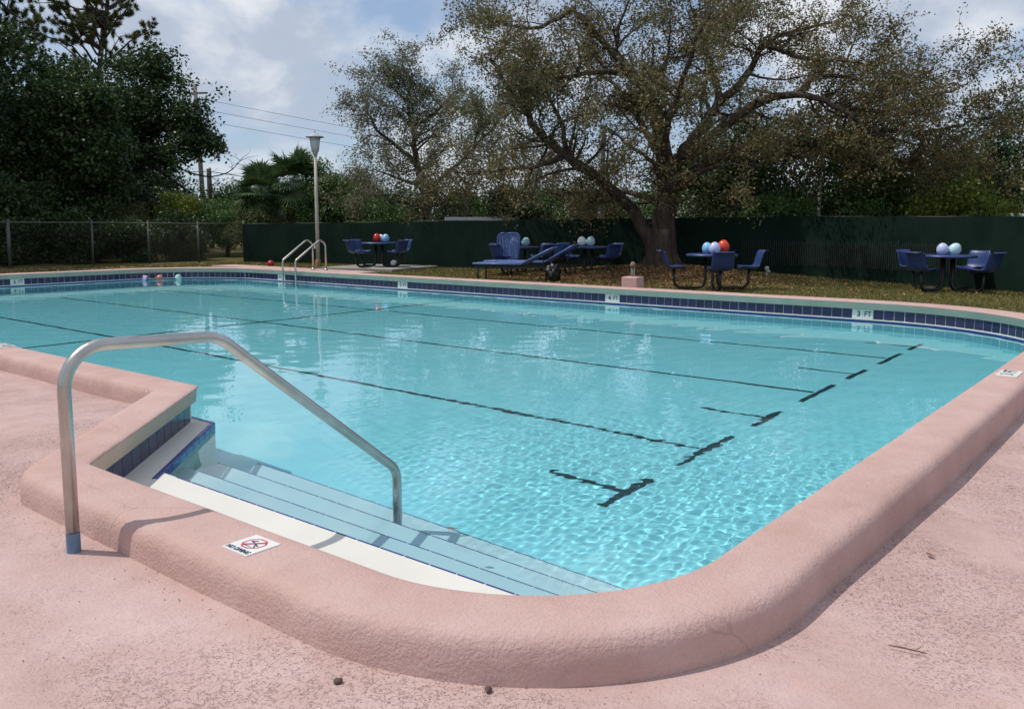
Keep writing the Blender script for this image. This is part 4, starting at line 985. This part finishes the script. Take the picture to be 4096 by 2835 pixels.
# bushes and trees beyond the fence, from left to right
G_B = "bushes and trees behind the fence"
for i, (nm, x, y, h, rx, rz_, mat, nl, lf, lab, cat) in enumerate([
    ("yellow_bush", -33.8, 19.4, 2.75, 1.0, 1.0, M_LIMELEAF, 5200, .10, "yellow-green bush below the bare hanging branch", "bush"),
    ("grey_bush", -34.6, 17.2, 2.35, 1.3, 1.0, M_BUSHLEAF, 6000, .09, "dull grey-green bush left of the yellow-green bush", "bush"),
    ("green_bush", -32.6, 20.9, 2.6, 1.2, 1.1, M_MIDLEAF, 6000, .10, "bright green bush behind the leaning utility pole", "bush"),
    ("dark_bush", -33.0, 11.6, 3.6, 1.9, 1.9, M_DARKLEAF, 15000, .13, "tall dark bush behind the left end of the chain-link fence", "bush"),
    ("dark_bush", -34.6, 14.6, 3.4, 1.9, 1.8, M_DARKLEAF, 15000, .13, "dark bush behind the chain-link fence's second bay", "bush"),
    ("dark_bush", -38.5, 16.8, 4.2, 2.6, 2.2, M_DARKLEAF, 18000, .14, "broad dark bush in the shade under the broadleaf tree", "bush"),
    ("dark_bush", -41.5, 13.0, 4.4, 2.6, 2.3, M_DARKLEAF, 18000, .14, "broad dark bush at the left edge behind the chain-link fence", "bush"),
    ("dark_bush", -40.8, 22.0, 3.6, 2.4, 1.9, M_DARKLEAF, 15000, .14, "dark bush behind the grey-green bush", "bush"),
    ("low_shrub", -30.4, 17.6, 1.75, 1.0, .9, M_DARKLEAF, 6500, .10, "low dark shrub behind the chain-link fence's corner bay", "shrub"),
    ("low_shrub", -30.6, 15.9, 1.8, 1.1, .9, M_DARKLEAF, 6500, .10, "low dark shrub behind the fence bay next to the corner bay", "shrub"),
    ("low_shrub", -31.2, 13.9, 1.9, 1.2, 1.0, M_DARKLEAF, 7500, .10, "low dark shrub behind the middle chain-link bay", "shrub"),
    ("low_shrub", -31.6, 11.6, 1.9, 1.3, 1.0, M_DARKLEAF, 7500, .10, "low dark shrub behind the leftmost visible chain-link bay", "shrub"),
    ("dark_bush", -36.0, 15.2, 3.2, 1.7, 1.5, M_DARKLEAF, 7000, .12, "dark bush behind the middle of the chain-link fence", "bush"),
    ("leafy_tree", -33.6, 24.6, 3.7, 1.7, 1.6, M_MIDLEAF, 9000, .11, "leafy green tree left of the fan palms", "tree"),
    ("leafy_tree", -26.8, 21.6, 3.75, 1.35, 1.6, M_MIDLEAF, 9500, .10, "round green tree just behind the lamp post", "tree"),
    ("leafy_tree", -36.8, 24.8, 3.5, 1.9, 1.6, M_MIDLEAF, 8000, .11, "green tree behind the short dark wooden post", "tree"),
    ("green_bush", -31.2, 22.4, 3.1, 1.3, 1.4, M_MIDLEAF, 7000, .10, "tall green bush left of the fan palms", "bush"),
    ("green_bush", -24.9, 21.9, 2.7, 1.3, 1.2, M_MIDLEAF, 7000, .10, "green bush between the lamp post and the pale-leaved oak", "bush"),
    ("dark_bush", -28.3, 19.7, 2.2, 1.1, 1.0, M_BUSHLEAF, 6000, .09, "dusty bush under the fan palms", "bush"),
    ("dark_tree", -26.2, 24.4, 3.0, 1.7, 1.3, M_DARKLEAF, 7000, .12, "low dark tree right of the lamp post", "tree"),
    ("green_bush", -22.6, 20.9, 2.35, 1.2, 1.0, M_MIDLEAF, 6500, .09, "green bush at the foot of the pale-leaved oak", "bush"),
    ("green_bush", -20.4, 22.6, 2.6, 1.3, 1.1, M_MIDLEAF, 6500, .09, "fresh green bush above the white roof", "bush"),
    ("dark_bush", -18.2, 22.3, 2.9, 1.3, 1.4, M_DARKLEAF, 7000, .10, "dark shrub between the white roof and the white concrete pole", "bush"),
    ("dusty_hedge", -15.6, 23.0, 2.9, 1.6, 1.4, M_BUSHLEAF, 8000, .09, "dusty hedge behind the fence left of the oak trunk", "hedge"),
    ("dark_tree", -11.0, 25.6, 5.2, 2.3, 2.5, M_DARKLEAF, 14000, .11, "dark tree directly behind the oak trunk", "tree"),
    ("dark_tree", -8.2, 27.5, 5.0, 2.3, 2.4, M_DARKLEAF, 14000, .11, "dark tree right of the oak trunk behind the fence", "tree"),
    ("green_bush", -9.4, 23.2, 2.35, .9, .9, M_MIDLEAF, 5200, .09, "small green bush peeking over the fence right of the oak trunk", "bush"),
    ("green_bush", -7.0, 24.6, 2.9, 1.2, 1.2, M_MIDLEAF, 6800, .09, "blue-green bush below the thin white pole", "bush"),
    ("yellow_bush", -5.0, 24.2, 2.85, 1.25, 1.2, M_LIMELEAF, 6000, .09, "yellowish green bush right of the thin white pole", "bush"),
    ("dark_tree", -4.8, 29.0, 4.8, 2.2, 2.3, M_DARKLEAF, 11000, .11, "dark tree under the oak's right-hand limbs", "tree"),
    ("dark_tree", .6, 28.6, 4.6, 2.2, 2.0, M_DARKLEAF, 11000, .11, "dark tree at the far right edge behind the fence", "tree"),
    ("leafy_tree", -40.5, 34.5, 4.6, 2.6, 2.0, M_DARKLEAF, 8000, .14, "distant dark tree seen left of the utility pole", "tree"),
    ("leafy_tree", -24.5, 33.0, 3.6, 2.4, 1.7, M_MIDLEAF, 8000, .12, "distant green tree behind the white roof", "tree"),
    ("leafy_tree", -16.5, 33.0, 4.6, 2.6, 2.2, M_DARKLEAF, 9000, .13, "distant dark tree behind the white concrete pole", "tree"),
    ]):
    clump_tree(nm, x, y, h, rx, rz_, 1, lf, int(nl * 1.7), mat, M_BARKD, lab, cat, 100 + i, G_B, 26, tr=.10)
# distant wood that closes the horizon: reads as one mass
rng_w = np.random.default_rng(77); Pw = []
for k_ in range(150):
    a = R(rng_w.uniform(35, 175)); d = rng_w.uniform(62, 95); c = np.array((d * math.cos(a), d * math.sin(a), rng_w.uniform(.8, 3.4))); n = 330
    v = rng_w.normal(size=(n, 3)); v /= np.linalg.norm(v, axis=1, keepdims=True); Pw.append(c + v * rng_w.uniform(1.4, 3.0) * (rng_w.random(n) ** .4)[:, None] * np.array((1.2, 1.2, .8)))
Pw = np.concatenate(Pw); Pw[:, 2] = np.abs(Pw[:, 2])
wood_o = leaves_mesh("distant_wood", Pw, .38, M_MIDLEAF, None, rng_w, .7); tag(wood_o, "far-off belt of trees closing the horizon", "trees", kind="stuff")

# ------------------------------------------------------------------ fences
M_SCREEN = None
def mat_screen():
    m, nt, b = new_mat("dark_green_screen_cloth"); L = nt.links.new
    f = obj_noise(nt, 1.6, 5, .6, stretch=(1, 1, .5)); c = ramp(nt, f, [(.3, (.005, .014, .010)), (.7, (.011, .026, .0185))]); L(c, b.inputs['Base Color'])
    w = N(nt, 'ShaderNodeTexWave', wave_type='BANDS'); w.inputs['Scale'].default_value = 18; w.inputs['Distortion'].default_value = 2
    b.inputs['Roughness'].default_value = .8; b.inputs['Specular IOR Level'].default_value = .08; bump(nt, b, f, .5, .08); return m
M_SCREEN = mat_screen()
M_GALV = simple("galvanised_fence_pipe", (.10, .10, .095), .55, .3, var=.2, vscale=5)
M_GALVD = simple("dark_fence_pipe", (.035, .045, .04), .6, .2)
M_WIRE = simple("dull_chain_wire", (.022, .024, .022), .6, .3)
M_SLATG = simple("green_fence_slat", (.010, .018, .013), .6, var=.3, vscale=3)
fence_pts = [(-27.42,18.31,1.45), (-23.47,19.2,1.475), (-19.53,19.69,1.526), (-14.46,20.55,1.573), (-11.2,21.3,1.60), (-8.2,21.97,1.632), (-5.51,21.1,1.604), (-2.83,19.87,1.58), (.6,18.3,1.57), (4.0,16.7,1.57)]
gf_e = empty("screen_fence", (-14.46, 20.55, .05), 0, "long fence covered in dark green privacy cloth behind the lawn", "fence")
FO = Vector((-14.46, 20.55, .05))
def fence_line(pts, step):
    out = []
    for (x0, y0, z0), (x1, y1, z1) in zip(pts[:-1], pts[1:]):
        L = math.hypot(x1 - x0, y1 - y0); n = max(1, round(L / step))
        for i in range(n): t = i / n; out.append((x0 + (x1 - x0) * t, y0 + (y1 - y0) * t, z0 + (z1 - z0) * t))
    out.append(pts[-1]); return out
fl = fence_line(fence_pts, .25); V = []; F = []; nz = 7
for i, (x, y, zt) in enumerate(fl):
    for j in range(nz):
        t = j / (nz - 1); z = .02 + (zt - .02) * t; sag = .012 * math.sin(i * 2.1 + j) + .03 * mnoise.noise((x * 1.3, z * 1.3, y * .8))
        if j == nz - 1: z -= .015 * (1 + math.sin(i * math.pi / 5)) * .5
        V.append((x - FO.x + sag * .4, y - FO.y - .06 + sag, z - FO.z))
for i in range(len(fl) - 1):
    for j in range(nz - 1): F.append((i * nz + j, (i + 1) * nz + j, (i + 1) * nz + j + 1, i * nz + j + 1))
from_arrays("screen_cloth", V, F, M_SCREEN, gf_e, True)
mb = MB(); mb.tube([Vector((x, y, z - .02)) - FO for x, y, z in fl[::2]], .018, 8); mb.build("top_rail", M_GALVD, gf_e, True)
for (x, y, z) in fence_line(fence_pts, 2.6):
    mb = MB(); mb.tube([(x - FO.x, y - FO.y + .02, -.1), (x - FO.x, y - FO.y + .02, z - FO.z - .01)], .03, 8); mb.build("post", M_GALV, gf_e, True)
# upright slats woven into the wire low down on the right-hand stretch
sl_me = None
for (x, y, z) in fence_line([(-9.6, 21.66, 0), (-8.2, 21.97, 0), (-5.51, 21.1, 0), (-4.2, 20.5, 0)], .055):
    hgt = .62
    if sl_me is None: mb = MB(); mb.box((0, 0, .31), (.018, .008, .62)); o = mb.build("slat", M_SLATG, gf_e); sl_me = o.data
    else: o = link(bpy.data.objects.new("slat", sl_me), gf_e)
    o.location = (x - FO.x, y - FO.y - .13, random.uniform(.30, .36)); o.scale = (1, 1, random.uniform(.92, 1.08))

cl_pts = [(-30.3, 3.0, 1.49), (-29.6, 7.5, 1.48), (-29.21, 11.04, 1.477), (-28.83, 13.46, 1.48), (-28.06, 15.0, 1.457), (-27.97, 16.8, 1.441), (-27.42, 18.31, 1.45)]
cf = empty("chain_link_fence", (-28.83, 13.46, .05), 0, "bare chain-link fence with galvanised posts at the pool's left end", "fence"); CO = Vector((-28.83, 13.46, .05))
for i, (x, y, z) in enumerate(cl_pts):
    r_ = .055 if i in (2, 6) else .033
    mb = MB(); mb.tube([(x - CO.x, y - CO.y, -.1), (x - CO.x, y - CO.y, z - CO.z + .05)], r_, 10); mb.lathe([(r_ * 1.15, 0), (r_ * .9, .03), (.001, .045)], 10, (x - CO.x, y - CO.y, z - CO.z + .05)); mb.build("post", M_GALV, cf, True)
mb = MB(); mb.tube([Vector(p) - CO for p in cl_pts], .021, 8); mb.build("top_rail", M_GALV, cf, True)
wm = MB(); 
for (x0, y0, z0), (x1, y1, z1) in zip(cl_pts[:-1], cl_pts[1:]):
    L = math.hypot(x1 - x0, y1 - y0); ux, uy = (x1 - x0) / L, (y1 - y0) / L; H_ = 1.38; s_ = -H_
    while s_ < L:
        for sg_ in (1, -1):
            a0, b0_ = (s_, 0.0), (s_ + H_, H_)
            a = max(0, s_); b_ = min(L, s_ + H_); h0, h1 = a - s_, b_ - s_
            if b_ - a > .02:
                if sg_ < 0: h0, h1 = H_ - h0, H_ - h1
                P0 = (x0 + ux * a - CO.x, y0 + uy * a - CO.y, h0 + .01); P1 = (x0 + ux * b_ - CO.x, y0 + uy * b_ - CO.y, h1 + .01)
                wm.tube([P0, P1], .0022, 3, False)
        s_ += .085
wmo = wm.build("chain_mesh", M_WIRE, cf); tag(wmo, kind="stuff")

# ------------------------------------------------------------------ poles, wires, roofs beyond the fence
M_POLEW = simple("weathered_wood_pole", (.17, .15, .125), .9, var=.25, vscale=3)
M_POLEC = simple("pale_concrete_pole", (.55, .55, .52), .85, var=.12, vscale=3)
M_CABLE = simple("black_cable", (.05, .055, .065), .6)
up = empty("utility_pole", (-56.1, 34.3, 0), 0, "leaning wooden utility pole behind the dark broadleaf tree", "utility pole")
V, F = tube([(0, 0, -.2), (-.28, -.2, 11.2)], [.19, .13], 12); from_arrays("pole", V, F, M_POLEW, up, True)
mb = MB(); mb.box((-.26, -.18, 10.6), (1.8, .1, .12), R(30)); mb.build("crossarm", M_POLEW, up)
pp = empty("wooden_post", (-45.0, 27.88, 0), 0, "short dark wooden post right of the leaning utility pole", "post")
V, F = tube([(0, 0, -.2), (0, 0, 4.6)], [.16, .13], 10); from_arrays("shaft", V, F, simple("creosoted_wood", (.06, .045, .038), .9, var=.3), pp, True)
mb = MB(); mb.lathe([(.14, 4.58), (.10, 4.66), (.001, 4.68)], 10); mb.build("cap", M_GREYM, pp, True)
def wire(a, b_, sag, lab, r_=.014):
    a, b_ = Vector(a), Vector(b_); p = [a.lerp(b_, i / 16) - Vector((0, 0, sag * 4 * (i / 16) * (1 - i / 16))) for i in range(17)]
    o = a.lerp(b_, .5); V, F = tube([q - o for q in p], r_, 5); w_ = from_arrays("overhead_wire", V, F, M_CABLE, None, True); w_.location = o; tag(w_, lab, "wire", "overhead power lines")
wire((-56.4, 34.1, 10.3), (-66.0, 92.0, 9.3), .25, "topmost of the three parallel overhead wires")
wire((-56.4, 34.1, 9.58), (-66.0, 92.0, 8.45), .25, "middle one of the three parallel overhead wires")
wire((-56.4, 34.1, 8.80), (-66.0, 92.0, 7.35), .25, "lowest of the three parallel overhead wires")
wire((-52.0, 21.5, 4.25), (-45.0, 27.9, 4.45), .05, "low wire running left from the dark wooden post", .02)
wire((-45.0, 27.9, 4.45), (-36.6, 27.4, 3.55), .05, "low wire running right from the dark wooden post", .02)
for x, y, h, r0, lab in [(-14.28, 21.9, 4.3, .10, "white square concrete pole behind the oak's left limb"), (-8.70, 24.6, 4.2, .05, "thin pale pole under the oak's right limb")]:
    c = empty("concrete_pole", (x, y, 0), 0, lab, "pole")
    bm = bmesh.new(); g = bmesh.ops.create_cone(bm, cap_ends=True, segments=4, radius1=r0 * 1.4, radius2=r0 * 1.1, depth=h, matrix=Matrix.Translation((0, 0, h / 2 - .1)) @ Matrix.Rotation(R(20), 4, 'Z')); bmesh.ops.bevel(bm, geom=bm.edges[:], offset=.02, segments=1, affect='EDGES'); bm_obj("shaft", bm, M_POLEC, c)
    mb = MB(); mb.box((0, 0, h - .05), (r0 * 1.2, r0 * 1.2, .14)); mb.build("cap", M_GREYM, c)
sh = empty("shed", (-18.53, 21.30, 0), R(39), "low building with flat white roof just above the green fence", "shed")
mb = MB(); mb.box((0, .9, .70), (2.2, 1.5, 1.5)); mb.build("wall", simple("cream_wall", (.45, .43, .38), .8), sh)
mb = MB(); mb.box((0, .9, 1.60), (2.42, 1.8, .11)); mb.build("roof", M_WHITE, sh)
mb = MB(); mb.box((.3, .14, .95), (.6, .04, .5)); mb.build("window", simple("dark_glass", (.02, .025, .03), .1), sh)
mb = MB(); mb.box((-.6, .14, .62), (.6, .04, 1.15)); mb.build("door", simple("grey_door", (.25, .26, .27), .6), sh)
van = empty("parked_van", (-4.10, 25.64, -.12), R(39), "white van roof barely visible over the right-hand fence", "van")
bm = bmesh.new(); bm_box(bm, (0, 1.2, 1.07), (.95, 3.0, 1.5), bevel=.18); bm_obj("body", bm, simple("white_van_paint", (.70, .72, .74), .3), van, True)
mb = MB(); mb.box((0, -.28, 1.35), (.7, .06, .4)); mb.build("windscreen", simple("van_glass", (.02, .03, .035), .08), van)
for sx in (-1, 1):
    for sy in (.4, 2.1):
        w_ = MB(); w_.tube([(sx * .38, sy, .33), (sx * .50, sy, .33)], .30, 18); w_.build("wheel", M_DARKM, van, True)
    mb = MB(); mb.box((sx * .475, .8, 1.4), (.03, 1.2, .36)); mb.build("side_window", simple("van_glass", (.02, .03, .035), .08), van)
# ------------------------------------------------------------------ grass and leaf litter
def in_area(x, y):
    fy = np.interp(x, [p[0] for p in fence_pts], [p[1] for p in fence_pts])
    return (y < fy - .1)
rg = np.random.default_rng(91)
n = 190000; gx = rg.uniform(-27, 3, n); gy = rg.uniform(13.8, 22, n)
ok = in_area(gx, gy) & ((gx + 11.2) ** 2 / 5.0 + (gy - 19.6) ** 2 / 2.2 > rg.uniform(.2, 1.6, n)) & ~((np.abs(gx + 19.2) < 3.1) & (gy < 14.55)) & ~((gy < 14.2) & (gx > -2))
cl = np.array([mnoise.noise((a * .8, b * .8, 2)) for a, b in zip(gx[::10], gy[::10])]); cl = np.repeat(cl, 10)[:n]
ok &= rg.random(n) < .55 + .7 * cl
gx, gy = gx[ok], gy[ok]; n = len(gx)
gz = np.array([ground_z(a, b) for a, b in zip(gx, gy)])
a_ = rg.uniform(0, 6.28, n); h_ = rg.uniform(.02, .065, n); w_ = rg.uniform(.006, .011, n); lx = rg.normal(0, .02, n); ly = rg.normal(0, .02, n)
V = np.stack([np.stack([gx - np.cos(a_) * w_, gy - np.sin(a_) * w_, gz - .005], 1), np.stack([gx + np.cos(a_) * w_, gy + np.sin(a_) * w_, gz - .005], 1), np.stack([gx + lx, gy + ly, gz + h_], 1)], 1).reshape(-1, 3)
M_GRASS = mat_leaf("dry_grass_blade", [(0, (.085, .10, .02)), (.5, (.16, .155, .04)), (.85, (.23, .19, .065)), (1, (.29, .22, .10))], .2, .7)
gr = from_arrays("grass", V, np.arange(3 * n).reshape(n, 3), M_GRASS); tag(gr, "short dry olive grass on the lawn", "grass", kind="stuff")
M_LITTER = mat_leaf("fallen_oak_leaf", [(0, (.14, .075, .03)), (.5, (.26, .145, .058)), (.85, (.37, .22, .10)), (1, (.48, .33, .18))], .1, .8)
def litter(name, X, Y, lab, size=.075):
    n = len(X); Z = np.array([ground_z(a, b) for a, b in zip(X, Y)]) + rg.uniform(.004, .03, n)
    u_ = rg.normal(size=(n, 3)); u_[:, 2] *= .35; u_ /= np.linalg.norm(u_, axis=1, keepdims=True); w_ = np.cross(u_, rg.normal(0, .35, (n, 3)) + (0, 0, 1)); w_ /= np.linalg.norm(w_, axis=1, keepdims=True)
    P = np.stack([X, Y, Z], 1); s_ = size * rg.uniform(.6, 1.3, n)[:, None]
    V = np.stack([P - u_ * s_ * .5, P + w_ * s_ * .22, P + u_ * s_ * .5, P - w_ * s_ * .22], 1).reshape(-1, 3)
    o = from_arrays(name, V, np.arange(4 * n).reshape(n, 4), M_LITTER); tag(o, lab, "leaf litter", kind="stuff")
n = 26000; X = OAK.x + rg.normal(0, 1.9, n); Y = 18.9 + rg.normal(0, 1.25, n); k = in_area(X, Y) & (Y > 14.4); 
X2 = rg.uniform(-26, 3, 2200); Y2 = rg.uniform(14.3, 21.5, 2200); k2 = in_area(X2, Y2)
litter("leaf_litter", np.concatenate([X[k], X2[k2]]), np.concatenate([Y[k], Y2[k2]]), "brown fallen oak leaves heaped round the oak and scattered on the lawn")
# dark soil litter in front of the chain-link fence
X = rg.uniform(-28.6, -22.6, 3000); Y = rg.uniform(8, 18, 3000); k = X > np.interp(Y, [3, 18.31], [-29.8, -27.2])
litter("dead_leaves", X[k], Y[k], "dead leaves on the bare ground in front of the chain-link fence", .09)

# ------------------------------------------------------------------ small things on the deck, coping and in the water
M_TWIG = simple("dry_twig", (.16, .10, .06), .9)
tw = MB(); tw.tube([(-.055, .012, .006), (-.02, .004, .008), (.015, -.001, .006), (.05, -.012, .007)], [.0018, .0026, .0022, .0014], 6); tw.tube([(.015, -.001, .006), (.035, .012, .012)], .0013, 5)
o = tw.build("twig", M_TWIG, None, True); o.location = (-.62, 2.68, float(deck_z(-.62, 2.68)) + .006); o.rotation_euler = (0, 0, R(22)); tag(o, "dry forked twig lying on the deck at lower right", "twig")
def nut(x, y, z, s_, lab, seed):
    bm = bmesh.new(); bmesh.ops.create_icosphere(bm, subdivisions=3, radius=s_)
    for v in bm.verts: v.co.x *= 1.25; v.co.z *= .75; v.co += v.co.normalized() * mnoise.noise(v.co * 90 + Vector((seed, 0, 0))) * s_ * .3
    z += float(deck_z(x, y)) - .08
    o = bm_obj("seed_pod", bm, simple("brown_seed_pod", (.09, .055, .035), .7, var=.3, vscale=60), None, True); o.location = (x, y, z); o.rotation_euler = (0, 0, seed); tag(o, lab, "seed pod", "debris on the deck")
nut(-1.83, 1.475, .089, .011, "brown seed pod on the deck below the near coping", 1.0)
nut(-1.47, 1.71, .088, .010, "small brown crumb at the foot of the near coping corner", 2.0)
M_DLEAF = simple("curled_brown_leaf", (.20, .10, .06), .8, var=.3, vscale=40)
def small_leaf(x, y, z, L, rz, lab, mat=M_DLEAF, name="fallen_leaf", curl=.35):
    V = []; F = []; n_ = 6
    for i in range(n_ + 1):
        t = i / n_; w = math.sin(math.pi * min(.98, t + .02)) ** .8 * L * .22
        for s_ in (-1, 0, 1): V.append(((t - .5) * L, s_ * w, curl * L * ((t - .5) ** 2) + abs(s_) * w * curl))
    for i in range(n_):
        for j in range(2): F.append((i * 3 + j, (i + 1) * 3 + j, (i + 1) * 3 + j + 1, i * 3 + j + 1))
    o = from_arrays(name, V, F, mat, None, True); o.location = (x, y, z); o.rotation_euler = (0, 0, rz); tag(o, lab, "leaf", "loose leaves"); return o
small_leaf(-2.72, 2.90, Z_WATER + .004, .055, .4, "brown leaf floating above the lower steps")
small_leaf(-.77, 3.58, float(deck_z(-.77, 3.58)) + .009, .045, -.7, "dark curled leaf on the deck right of the coping")
small_leaf(-.70, 4.92, float(deck_z(-.70, 4.92)) + .009, .03, .9, "tiny brown leaf on the deck at the right")

# grit and crumbs collected along the foot of the coping and in patches on the deck
foot = outline(.325); gp_ = []
for i, p in enumerate(foot):
    if p.x > -5.2 and p.y < 8.5:
        q = (p - base_ring[i]).normalized()
        for _ in range(3):
            d_ = abs(rg.normal(0, .05)); gp_.append((p.x + q.x * d_ + rg.normal(0, .03), p.y + q.y * d_ + rg.normal(0, .03)))
for _ in range(10):
    cx_, cy_ = rg.uniform(-3.4, 0), rg.uniform(.8, 4.5)
    if cx_ < -.95 and cy_ > 1.5: continue
    for _k in range(28): gp_.append((cx_ + rg.normal(0, .16), cy_ + rg.normal(0, .12)))
GV, GF = [], []
ico = [(0, 0, 1), (1, 0, 0), (0, 1, 0), (-1, 0, 0), (0, -1, 0), (0, 0, -1)]; icf = [(0, 1, 2), (0, 2, 3), (0, 3, 4), (0, 4, 1), (5, 2, 1), (5, 3, 2), (5, 4, 3), (5, 1, 4)]
for x, y in gp_:
    r_ = rg.uniform(.0012, .0034); b0 = len(GV); z = float(deck_z(x, y)) + r_ * .6
    for a in ico: GV.append((x + a[0] * r_ * rg.uniform(.6, 1.4), y + a[1] * r_ * rg.uniform(.6, 1.4), z + a[2] * r_ * .7))
    GF += [tuple(b0 + k_ for k_ in f) for f in icf]
grit = from_arrays("deck_grit", GV, GF, simple("brown_grit", (.25, .165, .135), .9, var=.4, vscale=40)); tag(grit, "brown grit and crumbs along the foot of the coping", "grit", kind="stuff")
